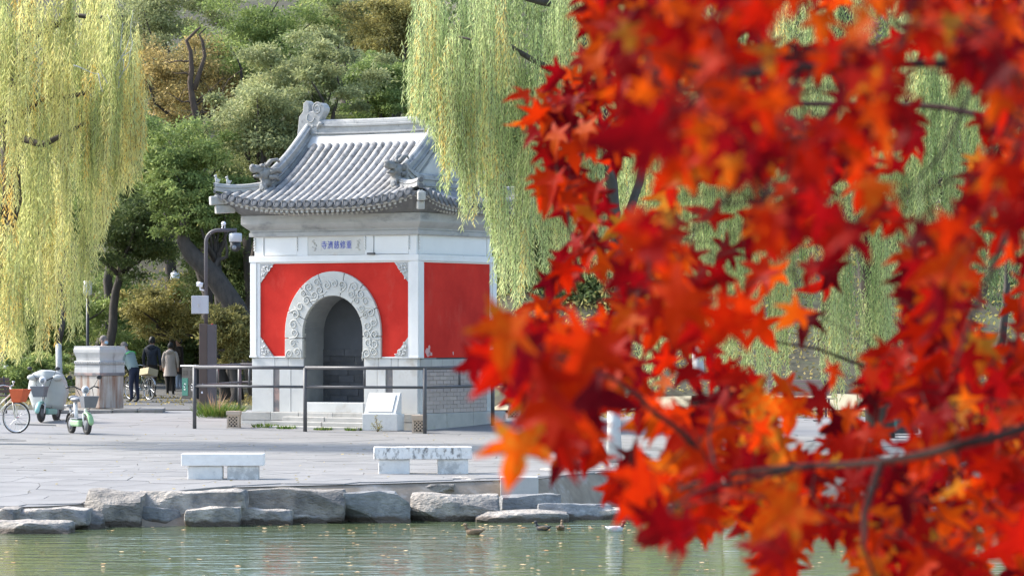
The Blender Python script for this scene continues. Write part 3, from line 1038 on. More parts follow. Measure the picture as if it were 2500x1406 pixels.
dm = MB(); dm.lathe([(TR * 1.06, 0), (TR * 1.06, .02), (TR * .82, .026), (TR * .78, .016), (0.012, .018)], 14)
disc_me = dm.mesh("end_tile", M['tile_end'], False)
dr = MB(); pl_ = [(-.10, .0)] + [(-.10 + .20 * i / 10, -.015 - .085 * math.sin(PI * i / 10) ** .8) for i in range(11)] + [(.10, .0)]
dr.prism(pl_, -.012, .012)
drip_me = dr.mesh("drip_tile", M['tile_end'])

PITCH = .2
nrow = int(ex / PITCH)
for sy in (-1, 1):
    for i in range(-nrow, nrow + 1):
        x = i * PITCH
        if abs(x) > ex - .08: continue
        if RA - .13 < abs(x) < RA + .13: y0 = JY - .02
        elif abs(x) < RA: y0 = .24
        else: y0 = hipy(x) + .06
        if ey - y0 < .12: continue
        path = [Vector((x, sy * (y0 + (ey + .01 - y0) * k / 14), zF(x, y0 + (ey - y0) * k / 14))) for k in range(15)]
        mb, e_, tg = tile_row(path, Vector((1, 0, 0)))
        if sy > 0 and abs(i) % 1 == 0:
            mb.build("tile_row", M['tile'], roof, True); continue
        mb.build("tile_row", M['tile'], roof, True)
        inst("end_tile", disc_me, roof, (x, e_.y - .004, e_.z + .006), (R(90) - .15, 0, 0))
    if sy < 0:
        for i in range(-nrow, nrow):
            x = (i + .5) * PITCH
            inst("drip_tile", drip_me, roof, (x, -ey - .005, zF(x, ey) - .012), (.22, 0, 0))
nrow = int(ey / PITCH)
for sx in (1, -1):
    for i in range(-nrow, nrow + 1):
        y = i * PITCH
        if abs(y) > ey - .08: continue
        t0 = 0 if abs(y) <= JY else (abs(y) - JY) / (ey - JY)
        x0 = RA + (ex - RA) * t0 + .10
        if ex - x0 < .12: continue
        path = [Vector((sx * (x0 + (ex + .01 - x0) * k / 10), y, zSd(x0 + (ex - x0) * k / 10, y))) for k in range(11)]
        mb, e_, tg = tile_row(path, Vector((0, 1, 0)))
        mb.build("tile_row", M['tile'], roof, True)
        if sx > 0: inst("end_tile", disc_me, roof, (e_.x + .004, e_.y, e_.z + .006), (0, R(90) - .15, 0))
    if sx > 0:
        for i in range(-nrow, nrow):
            y = (i + .5) * PITCH
            inst("drip_tile", drip_me, roof, (ex + .005, y, zSd(ex, y) - .012), (0, 0, R(90)))
# pale plaster band under the ridge
for sy in (-1, 1):
    mb = MB()
    mb.prism([(sy * .12, 6.52), (sy * .12, 6.44), (sy * .30, zF(0, .30) + .02), (sy * .285, zF(0, .285) + .075)], -RA + .05, RA - .05, 'x')
    mb.build("plaster_band", M['plasterband'], roof)


def sweep(path, prof, name, mt, side=None, close=True, mats=None):
    """sweep a profile of (sideways, up) along a path, upright"""
    vs, fs = [], []
    n = len(prof)
    for i, p_ in enumerate(path):
        a = path[max(0, i - 1)]; b_ = path[min(len(path) - 1, i + 1)]
        tg = (b_ - a); tg.z = 0
        sd_ = Vector((tg.y, -tg.x, 0)).normalized()
        for u, v in prof: vs.append(p_ + sd_ * u + Vector((0, 0, v)))
    for i in range(len(path) - 1):
        for k in range(n):
            k2 = (k + 1) % n
            fs.append((i * n + k, i * n + k2, (i + 1) * n + k2, (i + 1) * n + k))
    fs.append(tuple(range(n))); fs.append(tuple((len(path) - 1) * n + k for k in range(n)))
    mb = MB(); mb.add(vs, fs)
    return mb.build(name, mt, gate)


def sym(half):
    return half + [(-u, v) for u, v in reversed(half)]


# main ridge
RP = sym([(.13, .0), (.13, .05), (.10, .055), (.10, .085), (.13, .09), (.13, .115), (.085, .125), (.085, .25), (.12, .26), (.12, .30), (.085, .31), (.085, .335), (.07, .39), (.03, .42)])
ridge = sweep([Vector((-RA - .05 + (2 * RA + .1) * i / 12, 0, 6.46 + .03 * (abs(i - 6) / 6) ** 2)) for i in range(13)], RP, "main_ridge", M['ridge'])
# pale filler strip under the ridge mouldings
chi = [(440, 1240), (440, 1040), (470, 780), (480, 620), (540, 540), (590, 470), (600, 260), (650, 215), (680, 180), (770, 250), (770, 480), (860, 470), (890, 400), (890, 350), (930, 290),
       (1010, 265), (1100, 265), (1160, 320), (1195, 400), (1180, 500), (1120, 600), (1070, 690), (1060, 750), (1140, 790), (1160, 840), (1100, 870), (1040, 880), (980, 950), (1000, 1040), (1020, 1240)]
for sx in (-1, 1):
    poly = [((x - 740) / 10.8 / 93 * (1 if sx < 0 else -1), (1240 - y) / 10.8 / 109.5) for x, y in chi]
    mb = MB(); mb.prism(poly, -.11, .11)
    o = mb.build("ridge_finial", M['ridge'], gate, bevel=.025, loc=(sx * (RA - .03), 0, 6.44))
    mb = MB()
    cx, cz = (990 - 740) / 10.8 / 93 * -sx, (1240 - 410) / 10.8 / 109.5
    pts = [(cx + -sx * (.135 - .105 * t) * math.cos(5.2 * PI * t * .7 + .3), -.115, cz + (.15 - .12 * t) * math.sin(5.2 * PI * t * .7 + .3)) for t in np.linspace(0, 1, 30)]
    mb.tube(pts, .014, 6)
    pts = [(cx - -sx * .18 + -sx * .10 * math.cos(a), -.115, cz - .20 + .10 * math.sin(a)) for a in np.linspace(2.2, 6.2, 12)]
    mb.tube(pts, .013, 6)
    pts = [(cx + -sx * .02, -.115, cz - .42), (cx + -sx * .08, -.125, cz - .34), (cx + -sx * .16, -.12, cz - .36)]
    mb.tube(pts, [.03, .045, .03], 7)
    mb.sphere((cx - -sx * .12, -.11, cz - .40), .035, 8, 6)
    mb.build("scroll_relief", M['ridge'], o, True)

# descending ridges
DP = sym([(.14, -.04), (.14, .05), (.11, .055), (.11, .085), (.14, .09), (.14, .11), (.08, .12), (.08, .235), (.11, .245), (.11, .28), (.06, .30), (.05, .34), (.02, .36)])


def beast(parent_name, loc, rz, s=1.0):
    """horned dragon head with open jaws, looking along +x"""
    mb = MB()
    mb.sphere((0, 0, .13), (.13, .09, .13), 14, 10, .5)
    mb.sphere((.12, 0, .20), (.13, .075, .075), 14, 10, .6)          # upper jaw
    mb.sphere((.22, 0, .25), (.05, .06, .045), 10, 8, .3)           # snout
    mb.sphere((.10, 0, .085), (.11, .06, .035), 12, 8, .3)          # lower jaw
    for s_ in (-1, 1):
        mb.sphere((.06, s_ * .065, .27), .035, 8, 6)                # brow
        mb.tube([(-.02, s_ * .05, .26), (-.10, s_ * .07, .36), (-.20, s_ * .06, .38), (-.25, s_ * .05, .33)], [.04, .035, .028, .012], 7)
        mb.tube([(-.08, s_ * .06, .15), (-.20, s_ * .08, .20), (-.27, s_ * .08, .14)], [.05, .045, .015], 7)
        mb.tube([(-.06, s_ * .06, .06), (-.17, s_ * .085, .07), (-.24, s_ * .08, .0)], [.05, .045, .015], 7)
    for k in range(4):
        mb.tube([(.02 + k * .06, 0, .24 - .01 * k), (.0 + k * .06, 0, .33 - .03 * k)], [.025, .006], 6)
    mb.box(-.10, .06, -.07, .07, -.10, .06)
    return mb


for sx in (-1, 1):
    for sy in (-1, 1):
        path = []
        for k in range(12):
            y = .10 + (JY + .10 - .10) * k / 11
            path.append(Vector((sx * RA, sy * y, prof_z(y) + .055 + (.05 * (k / 11) ** 4))))
        o = sweep(path, DP, "descending_ridge", M['ridge'])
        # pale mortar fillet along the foot of the ridge
        if sy < 0:
            e_ = path[-1]
            b_ = beast("x", None, 0)
            b_.build("dragon_head", M['beast'], o, True, loc=(e_.x, e_.y - .02, e_.z + .16), rot=(0, 0, R(-100) if sx > 0 else R(-135))).scale = (1.3, 1.3, 1.25)
            mb = MB(); mb.box(-.075, .075, -.13, .0, -.10, .12)
            mb.tube([(0, -.17, .02), (0, -.10, .02)], .062, 12)
            mb.build("ridge_stop", M['ridge_mid'], o, bevel=.015, loc=(e_.x, e_.y, e_.z))
        # hip ridge to the corner
        hp = []
        for k in range(8):
            t = .08 + .88 * k / 7
            x = RA + (ex - RA) * t; y = JY + (ey - JY) * t
            hp.append(Vector((sx * x, sy * y, max(zF(x, y), zSd(x, y)) + .03 + .03 * t)))
        HP = sym([(.085, -.03), (.085, .045), (.065, .05), (.065, .07), (.085, .075), (.085, .09), (.07, .10), (.07, .135), (.04, .155)])
        o = sweep(hp, HP, "hip_ridge", M['ridge_mid'])
        e_ = hp[-1]; dv = (hp[-1] - hp[-2]); dv.z = 0; dv.normalize()
        mb = MB()
        for dz in (.10, -.03): mb.tube([e_ + Vector((0, 0, dz)) - dv * .02, e_ + Vector((0, 0, dz)) + dv * .03], .055, 12)
        mb.build("ridge_end_tile", M['tile_end'], o)
        if sx < 0 and sy < 0:
            for q in (.72, .95):
                i_ = 7 * q; b0 = hp[int(i_)].lerp(hp[min(7, int(i_) + 1)], i_ - int(i_))
                mb = MB()
                mb.sphere((0, 0, .05), (.045, .028, .05), 10, 8); mb.sphere((.03, 0, .10), (.028, .026, .045), 10, 8)
                mb.sphere((.045, 0, .155), (.033, .024, .026), 10, 8); mb.tube([(-.03, 0, .04), (-.065, 0, .09)], [.014, .008], 6)
                for s_ in (-1, 1): mb.tube([(.045, s_ * .015, .0), (.04, s_ * .018, .08)], .010, 6); mb.tube([(.03, s_ * .015, .17), (.025, s_ * .02, .20)], [.01, .004], 5)
                mb.build("roof_figurine", M['ridge_pale'], o, True, loc=b0 + Vector((0, 0, .150)), rot=(0, 0, math.atan2(dv.y, dv.x)))
        # corner beams below the hips
        cdir = Vector((sx * (ex - hw), sy * (ey - hd), 0)).normalized()
        cor = Vector((sx * ex, sy * ey, zF(ex, ey)))
        rzc = math.atan2(cdir.y, cdir.x)
        mb = MB(); mb.box(-.7, .07, -.085, .085, -.10, .10)
        mb.build("corner_beam", M['rafter'], roof, bevel=.03, loc=cor + Vector((0, 0, -.20)), rot=(0, .06, rzc))
        mb = MB(); mb.box(-.5, -.06, -.075, .075, -.09, .09)
        mb.build("corner_beam", M['rafter'], roof, bevel=.02, loc=cor + Vector((0, 0, -.40)), rot=(0, .06, rzc))
# gable ends and their base ridges
BP = sym([(.09, -.05), (.09, .06), (.12, .065), (.12, .10), (.08, .11), (.08, .20), (.11, .205), (.11, .24), (.08, .25), (.08, .30), (.03, .34)])
for sx in (-1, 1):
    gp = [(y, prof_z(abs(y)) + .02) for y in np.linspace(-JY, JY, 17)]
    mb = MB(); mb.prism([(p_[0], p_[1]) for p_ in gp], sx * (RA - .14), sx * (RA + .02), 'x')
    mb.build("gable", M['ridge_pale'], gate)
    path = [Vector((sx * (RA + .13), y, prof_z(JY) - .02 + .20 * max(0, (abs(y) - 1.1) / .5) ** 1.6)) for y in np.linspace(-JY + .02, JY - .02, 17)]
    sweep(path, BP, "gable_base_ridge", M['ridge'])
    gb = MB()
    for sy in (-1, 1):
        for off, wd in ((-.02, .10), (-.20, .05)):
            pts = [(sx * (RA + .05), sy * y, prof_z(y) + off) for y in np.linspace(.05, JY - .05, 10)]
            gb.tube(pts, wd / 2, 4)
    gb.build("bargeboard", M['ridge'], gate)

# ------------------------------------------------------------------ railing round the gate
def GP(px, Y):
    X = (px - 1250) / FPX * Y
    return Vector((X, Y, gz(X, Y)))


rail_pts = [GP(475, 74.6), GP(745, 73.25), GP(1037, 72.45), GP(1203, 75.7), GP(1330, 79.6), GP(900, 81.5), GP(585, 79.8)]
fence = empty("steel_railing", rail_pts[0])
tag(fence, "dark two-bar steel railing running round the gate hall", "railing")
o0 = rail_pts[0]
loop = rail_pts + [rail_pts[0]]
ZT, ZM = 1.345, .94
for i, (a, b_) in enumerate(zip(loop[:-1], loop[1:])):
    a, b_ = a - o0, b_ - o0
    for zz, rr_, nm in ((ZT, .038, "top_rail"), (ZM, .030, "middle_rail")):
        mb = MB(); mb.tube([(a.x, a.y, zz), (b_.x, b_.y, zz)], rr_, 10); mb.build(nm, M['rail'], fence, True)
    if i > 0 or True:
        mb = MB(); mb.tube([(a.x, a.y, a.z - .05), (a.x, a.y, ZT)], .042, 12); mb.build("post", M['rail'], fence, True)
    for t in ((.5,) if i != 3 else (.35, .7)):
        q = a.lerp(b_, t)
        mb = MB(); mb.tube([(q.x, q.y, ZM), (q.x, q.y, ZT)], .026, 8); mb.build("baluster", M['rail'], fence, True)

# ------------------------------------------------------------------ small lattice garden lamps
lm = {}
mb = MB(); mb.box(-.105, .105, -.105, .105, .02, .27); lm['core'] = mb.mesh("lamp_core", M['lampdark'])
mb = MB(); mb.box(-.15, .15, -.15, .15, .29, .375); mb.box(-.12, .12, -.12, .12, .255, .292); lm['cap'] = mb.mesh("lamp_cap", M['terracotta'])
mb = MB()
mb.box(-.14, .14, -.14, .14, 0, .035)
for sx in (-1, 1):
    for sy in (-1, 1): mb.box(min(sx * .10, sx * .135), max(sx * .10, sx * .135), min(sy * .10, sy * .135), max(sy * .10, sy * .135), .03, .26)
for rot in range(4):
    ca, sa = math.cos(rot * PI / 2), math.sin(rot * PI / 2)
    def rp(u, z_, d=.118): return (ca * u - sa * -d, sa * u + ca * -d, z_)
    for k in range(-2, 4):
        for sg in (1, -1):
            u0, z0 = -.105, .03 + k * .075; u1, z1 = .105, .03 + k * .075 + .21
            # clip to the panel
            pts = []
            for t in np.linspace(0, 1, 15):
                z_ = z0 + (z1 - z0) * t
                if .035 <= z_ <= .255: pts.append((sg * (u0 + (u1 - u0) * t), z_))
            if len(pts) > 1: mb.tube([rp(*pts[0]), rp(*pts[-1])], .011, 4)
lm['body'] = mb.mesh("lattice_body", M['terracotta'])
for (px, Y, lab) in ((571, 74.9, "sandstone lattice garden lamp by the grass tuft, left of the gate steps"),
                     (1022, 72.95, "sandstone lattice garden lamp behind the corner railing post beside the white sign"),
                     (1256, 79.0, "sandstone lattice garden lamp at the right rear of the gate")):
    e = empty("garden_lamp", GP(px, Y), rnd.uniform(-.15, .45))
    tag(e, lab, "lamp", "lattice garden lamps")
    inst("lamp_core", lm['core'], e); inst("lamp_cap", lm['cap'], e); inst("lattice_body", lm['body'], e)

# ------------------------------------------------------------------ white sign stone
e = empty("sign_stone", GP(935, 73.75), R(-19))
tag(e, "white granite sign stone with sloping plate in front of the gate steps", "sign")
mb = MB(); mb.box(-.40, .40, -.20, .24, .03, .385); mb.build("base_block", M['granite'], e, bevel=.008)
mb = MB(); mb.prism([(-.19, .386), (.18, .386), (.18, .835), (.11, .835)], -.36, .36, 'x'); mb.build("sloping_block", M['granite'], e, bevel=.006)
nrm = Vector((0, -(.835 - .386), .30)).normalized(); ang = math.atan2(.30, .449)
mb = MB(); mb.box(-.29, .27, -.012, .004, -.215, .215)
o = mb.build("sign_plate", M['signplate'], e, loc=(0, -.045, .615), rot=(-ang, 0, 0))
for dx in (-.3, .3):
    mb = MB(); mb.box(dx - .06, dx + .06, -.15, .18, -.08, .03); mb.build("foot", M['slab'], e)

# ------------------------------------------------------------------ stone benches by the water
def bench(px0, px1, ytop, ybot, Y, legs, mslab, lab, rz=0, th=30):
    s_ = FPX / Y
    cx = (px0 + px1) / 2
    base = PX(cx, ybot, Y)
    base.z = gz(base.x, base.y)
    Lh = (px1 - px0) / 2 / s_
    ztop = (CAMZ - (ytop - HOR) / s_) - base.z
    t_ = th / s_
    e = empty("stone_bench", base, rz)
    tag(e, lab, "bench", "stone benches at the water's edge")
    def rough(mb, amt, sd):
        mb.v = [(x + amt * noise.noise(Vector((x * 9 + sd, y * 9, z * 9))), y + amt * noise.noise(Vector((x * 9, y * 9 + sd, z * 9 + 5))), z + amt * .6 * noise.noise(Vector((x * 9, y * 9, z * 9 + sd)))) for x, y, z in mb.v]
    def sub_box(x0, x1, y0, y1, z0, z1, nx_):
        mb = MB()
        vs, fs = [], []
        ring = [(y0, z0), ((y0 + y1) / 2, z0), (y1, z0), (y1, z1), ((y0 + y1) / 2, z1), (y0, z1), (y0, (z0 + z1) / 2)]
        for i in range(nx_ + 1):
            for y, z in ring: vs.append((x0 + (x1 - x0) * i / nx_, y, z))
        n = len(ring)
        for i in range(nx_):
            for k in range(n): fs.append((i * n + k, i * n + (k + 1) % n, (i + 1) * n + (k + 1) % n, (i + 1) * n + k))
        fs.append(tuple(range(n))); fs.append(tuple(nx_ * n + k for k in range(n)))
        mb.add(vs, fs); return mb
    mb = sub_box(-Lh, Lh, -.19, .19, ztop - t_, ztop, 14)
    rough(mb, .012 if mslab == 'benchworn' else .004, 3)
    mb.build("seat_slab", M[mslab], e, bevel=.012)
    for (a, b_) in legs:
        mb = sub_box((a - cx) / s_, (b_ - cx) / s_, -.15, .15, -.06, ztop - t_ - .003, 5)
        rough(mb, .010, a)
        mb.build("leg", M['benchleg'], e, bevel=.015)


bench(445, 645, 1106, 1173, 50.2, ((460, 545), (556, 632)), 'bench', "clean pale stone bench on two close-set block legs, left of the pair by the water")
bench(913, 1152, 1090, 1157, 52.1, ((924, 1000), (1068, 1142)), 'benchworn', "weathered stone bench with dark pitted edge, right of the pair by the water", .05)

# ------------------------------------------------------------------ bank stones
def rock_mesh(w, d, h, seed, nx_=9, ny_=5, nz_=5, amt=.10, taper=.12, mt='rock'):
    bm = bmesh.new()
    bmesh.ops.create_cube(bm, size=1)
    bmesh.ops.subdivide_edges(bm, edges=bm.edges[:], cuts=8, use_grid_fill=True)
    r = random.Random(seed)
    tl, tr_ = r.uniform(-taper, taper), r.uniform(-taper, taper)
    off = Vector((r.uniform(0, 50), r.uniform(0, 50), r.uniform(0, 50)))
    cuts = []
    for _ in range(6):
        n_ = Vector((r.uniform(-1, 1), r.uniform(-1, .2), r.uniform(-.8, .8))).normalized()
        cuts.append((n_, r.uniform(.56, .78)))
    for v in bm.verts:
        c = v.co.copy()
        q = Vector((abs(c.x) * 2, abs(c.y) * 2, abs(c.z) * 2))
        ln = (q.x ** 24 + q.y ** 24 + q.z ** 24) ** (1 / 24)
        if ln > 0: c = c / ln * max(q) if max(q) > 0 else c
        for n_, k in cuts:
            dd = c.dot(n_)
            if dd > k * .85: c -= n_ * (dd - k * .85)
        p_ = Vector((c.x * w, c.y * d, c.z * h))
        u = c.x
        p_.z += h * (tl * u) * (.5 + c.z)
        f = min(w, d, h)
        dn = noise.noise_vector(p_ * (1.6 / f) * .55 + off)
        dn2 = noise.noise_vector(p_ * (5.0 / f) * .5 + off)
        p_ += Vector((dn.x, dn.y, dn.z)) * f * amt + dn2 * f * amt * .45
        v.co = p_
    me = bpy.data.meshes.new("bank_stone")
    bm.to_mesh(me); bm.free()
    me.materials.append(M[mt])
    return me


stones = [
    (-40, 168, 1272, 1316, 45.0, 'rock', "low flat stone at the left edge of the picture, in the water"),
    (-10, 36, 1240, 1270, 45.6, 'rock', "small rounded stone at the left edge above the flat one"),
    (25, 215, 1240, 1282, 45.9, 'rock', "flat pale slab at the left end of the bank"),
    (128, 246, 1246, 1298, 46.2, 'rock', "sloping stone between flat slab and tall left block"),
    (212, 346, 1202, 1297, 46.6, 'rock', "tall broad bank stone left of the long overhanging slab"),
    (334, 598, 1197, 1242, 47.0, 'rock', "long overhanging top slab of the bank, below the left bench"),
    (342, 442, 1238, 1292, 46.8, 'rockdark', "dark layered block under left end of the long slab"),
    (446, 584, 1238, 1296, 46.6, 'rock', "pale squared block under right end of the long slab"),
    (582, 712, 1242, 1292, 47.1, 'rock', "squared pale stone at the waterline right of the dark gap"),
    (600, 842, 1194, 1250, 47.5, 'rock', "wide grey top stone left of the dark slate boulder"),
    (704, 802, 1254, 1290, 47.5, 'rock', "low stone at the waterline under the wide top stone"),
    (836, 1003, 1196, 1266, 47.7, 'rockdark', "dark slate boulder in the middle of the bank"),
    (800, 880, 1258, 1288, 47.9, 'rock', "small stone at the waterline left of slate boulder"),
    (872, 990, 1262, 1290, 48.1, 'rockdark', "wet dark stone under the slate boulder"),
    (1003, 1218, 1206, 1268, 47.9, 'rock', "large squared bank block below the right bench"),
    (1160, 1388, 1248, 1288, 47.6, 'rock', "long low stone at the waterline right of the large block"),
    (1222, 1372, 1208, 1246, 48.6, 'rockdark', "dark flat stone behind the long low one"),
    (1312, 1495, 1226, 1282, 48.3, 'rockdark', "grey wedge shaped stone above the swimming ducks"),
    (1455, 1580, 1240, 1284, 48.4, 'rock', "rounded stone at right end of visible bank, near the drake"),
    (1230, 1290, 1228, 1256, 48.9, 'rock', "small pale stone wedged behind the large block"),
    (1570, 1700, 1230, 1284, 48.8, 'rock', "bank stone behind the lowest maple leaves"),
    (1690, 1860, 1240, 1284, 49.0, 'rockdark', "dark bank stone behind the maple twigs, right of centre"),
    (1850, 2040, 1232, 1284, 49.2, 'rock', "pale bank stone behind the thick of the maple leaves"),
    (2030, 2230, 1238, 1286, 49.2, 'rock', "bank stone right of the pale one behind the maple"),
    (2220, 2420, 1240, 1288, 49.0, 'rockdark', "dark bank stone towards right edge behind the maple"),
    (2400, 2600, 1236, 1290, 48.8, 'rock', "bank stone at the right edge of the picture"),
]
for i, (x0, x1, y0, y1, Y, mt, lab) in enumerate(stones):
    s_ = FPX / Y
    w = (x1 - x0) / s_ * 1.0; h = (y1 - y0) / s_ + .12
    d = .62 if h > .2 else .5
    top = CAMZ - (y0 + 3 - HOR) / s_
    o = inst("bank_stone", rock_mesh(w, d, h, i * 7 + 3, amt=.10, mt=mt), None, ((((x0 + x1) / 2) - 1250) / s_, Y + d / 2 + rnd.uniform(-.06, .10), top - h / 2), (0, 0, rnd.uniform(-.05, .05)))
    tag(o, lab, "stone", "stones of the pond bank")
# worn concrete block and eroded strips behind the bank stones
o0 = PX(1268, 1210, 49.6)
mb = MB(); mb.box(-.275, .275, 0, .5, 0, .27); tag(mb.build("concrete_block", M['plinth'], None, bevel=.015, loc=(o0.x, o0.y, o0.z)), "squared concrete block set in the bank right of the right bench", "block")
for k, (x0, x1, y, Y, lab) in enumerate(((985, 1110, 1186, 49.3, "flat eroded slab lying in front of the right bench"), (1100, 1205, 1172, 50.2, "thin broken paving slab under the right bench edge"),
                                         (1320, 1500, 1148, 53.2, "broken edging slab behind the hanging willow tip"), (700, 820, 1190, 48.6, "thin broken slab behind the wide top stone"))):
    a = PX((x0 + x1) / 2, y, Y)
    o = inst("broken_slab", rock_mesh((x1 - x0) * Y / FPX, .7, .14, 90 + k, amt=.2), None, (a.x, a.y + .3, a.z - .05))
    tag(o, lab, "slab", "broken slabs along the plaza edge")


# ------------------------------------------------------------------ carved pedestal on its slab
pp = G(243, 1012); pp.y = 85.2; pp.x = (243 - 1250) / FPX * 85.2
e = empty("kerb_slab", (pp.x + .15, pp.y + .1, gz(pp.x, pp.y)), R(4))
tag(e, "low rough stone slab under the carved pedestal", "slab")
for k in range(5):
    mb = MB(); mb.box(-1.65 + k * .62, -1.65 + (k + 1) * .62 - .012, -1.5 + .05 * (k % 2) + .12 * k * .5, .9, -.05, .085 + rnd.uniform(-.012, .012))
    mb.build("kerb_stone", M['slab'], e, bevel=.02)
e = empty("stone_pedestal", (pp.x, pp.y, gz(pp.x, pp.y) + .10), R(52))
tag(e, "carved white marble pedestal on a rust-streaked base beside the scooters", "pedestal")
mb = MB(); mb.lathe([(.42, 0), (.42, .80)], sq=True); mb.build("base", M['pedrust'], e, bevel=.012)
mb = MB(); mb.lathe([(.445, .802), (.445, .87)], sq=True); mb.build("rusty_collar", M['darkslab'], e, bevel=.006)
mb = MB(); mb.lathe([(.435, .872), (.435, .955), (.43, 1.0), (.435, 1.045), (.42, 1.05), (.42, 1.085), (.43, 1.09), (.43, 1.13), (.445, 1.14), (.445, 1.15), (.40, 1.17), (.405, 1.24), (.425, 1.31), (.45, 1.37), (.455, 1.44), (.44, 1.49), (.44, 1.53)], sq=True)
mb.build("carved_top", M['pedestal'], e)
bd = MB()
for rot in range(4):
    ca, sa = math.cos(rot * PI / 2), math.sin(rot * PI / 2)
    for k in range(15):
        u = -.41 + .82 * k / 14
        bd.sphere((ca * u + sa * .442, sa * u - ca * .442, 1.112), (.022, .022, .026), 6, 5)
    for k in range(24):
        u = -.41 + .82 * k / 23
        bd.sphere((ca * u + sa * .425, sa * u - ca * .425, 1.062), (.013, .013, .018), 6, 4)
bd.build("bead_moulding", M['pedestal'], e, True)

# ------------------------------------------------------------------ camera pole
pb = PX(507, 1000, 84.5); pb.z = gz(pb.x, 84.5)
s_ = FPX / 84.5
e = empty("camera_pole", pb)
tag(e, "tall mauve-grey steel pole with surveillance cameras and grey cabinet left of the gate", "camera pole")
def lz(y): return CAMZ - (y - HOR) / s_ - pb.z
mb = MB(); mb.box(-.20, .0, -.10, .1, -.1, lz(790)); mb.build("casing", M['polebrown'], e, bevel=.01)
mb = MB(); mb.box(.002, .22, -.12, .1, -.1, lz(792)); mb.build("casing", M['pole'], e, bevel=.01)
mb = MB(); mb.box(-.15, -.11, -.112, -.098, lz(960), lz(955)); mb.box(-.12, -.10, -.112, -.098, lz(938), lz(936)); mb.build("label_plate", M['whitepl'], e)
pts = [(-.04, 0, lz(800)), (-.04, 0, lz(600))]
for a in np.linspace(0, PI / 2, 7): pts.append((-.04 + .30 - .30 * math.cos(a), 0, lz(592) + .30 * math.sin(a)))
pts.append(((578 - 507) / s_, 0, lz(592) + .30))
mb = MB(); mb.tube(pts, .048, 10); mb.build("pole", M['pole'], e, True)
dz = lz(592) + .30
dx = (575 - 507) / s_
mb = MB(); mb.lathe([(.05, dz - .07), (.14, dz - .075), (.158, dz - .095), (.158, dz - .27), (.14, dz - .29)], 18, (dx, 0, 0)); dome = mb.build("dome_camera", M['cabinet'], e, True)
mb = MB(); mb.tube([(dx, 0, dz - .08), (dx, 0, dz)], .03, 8); mb.build("bracket", M['pole'], dome)
mb = MB(); mb.lathe([(.13, dz - .292), (.125, dz - .36), (.145, dz - .40), (.125, dz - .46), (.07, dz - .51), (.02, dz - .525)], 16, (dx, 0, 0)); mb.build("lens_housing", M['black'], dome, True)
mb = MB(); mb.tube([(dx - .02, -.10, dz - .42), (dx - .02, -.155, dz - .43)], .055, 12); mb.build("lens", M['lens'], dome, True)
tx = (546 - 507) / s_
mb = MB(); mb.sphere((tx, 0, dz + .16), (.06, .08, .055), 12, 8); mb.tube([(tx - .03, 0, dz), (tx - .03, 0, dz + .12)], .015, 6); mb.tube([(tx + .03, 0, dz), (tx + .03, 0, dz + .12)], .012, 6)
mb.build("small_camera", M['whitepl'], e, True)
bz = lz(696)
mb = MB(); mb.tube([(-.26, -.03, bz + .03), (-.12, -.03, bz + .0)], .062, 10); mb.tube([(-.18, -.03, bz - .05), (-.18, -.03, bz - .11), (-.05, 0, bz - .13)], .022, 8); bc = mb.build("bullet_camera", M['whitepl'], e, True)
mb = MB(); mb.tube([(-.275, -.03, bz + .032), (-.24, -.03, bz + .026)], .05, 10); mb.build("lens", M['lens'], bc, True)
cz0, cz1 = lz(766), lz(722)
mb = MB(); mb.box(-.38, .03, -.20, -.04, cz0, cz1); cb = mb.build("cabinet", M['cabinet'], e, bevel=.012)
mb = MB(); mb.box(-.372, -.172, -.208, -.198, cz0 + .015, cz1 - .03); mb.build("cabinet_door", M['cabinet'], cb)
mb = MB(); mb.box(-.215, -.205, -.22, -.206, cz0 + .17, cz0 + .25); mb.build("handle", M['chrome'], cb)
mb = MB(); mb.lathe([(.035, lz(800)), (.035, lz(792)), (.02, lz(790))], 10, (.12, -.08, 0)); mb.build("beacon", mat("red_plastic", (.5, .03, .02)), e)

# ------------------------------------------------------------------ bicycles and scooters (local x = forward)
def wheel(parent, c, Rw, tr, spokes=18, rim='chrome', hub=.03):
    mb = MB(); mb.torus(c, Rw - tr * 1.9, tr * .75, 'y', 36, 6); w = mb.build("wheel", M[rim], parent, True)
    mb = MB(); mb.torus(c, Rw - tr, tr, 'y', 36, 8); mb.build("tyre", M['rubber'], w, True)
    mb = MB(); mb.tube([(c[0], c[1] - .05, c[2]), (c[0], c[1] + .05, c[2])], hub, 10)
    for k in range(spokes):
        a = 2 * PI * k / spokes
        sg = 1 if k % 2 else -1
        mb.tube([(c[0] + hub * math.cos(a + .5 * sg), c[1] + sg * .03, c[2] + hub * math.sin(a + .5 * sg)), (c[0] + (Rw - 2 * tr) * math.cos(a), c[1], c[2] + (Rw - 2 * tr) * math.sin(a))], .0028, 4, False)
    mb.build("spokes", M['chrome'], w)
    return w


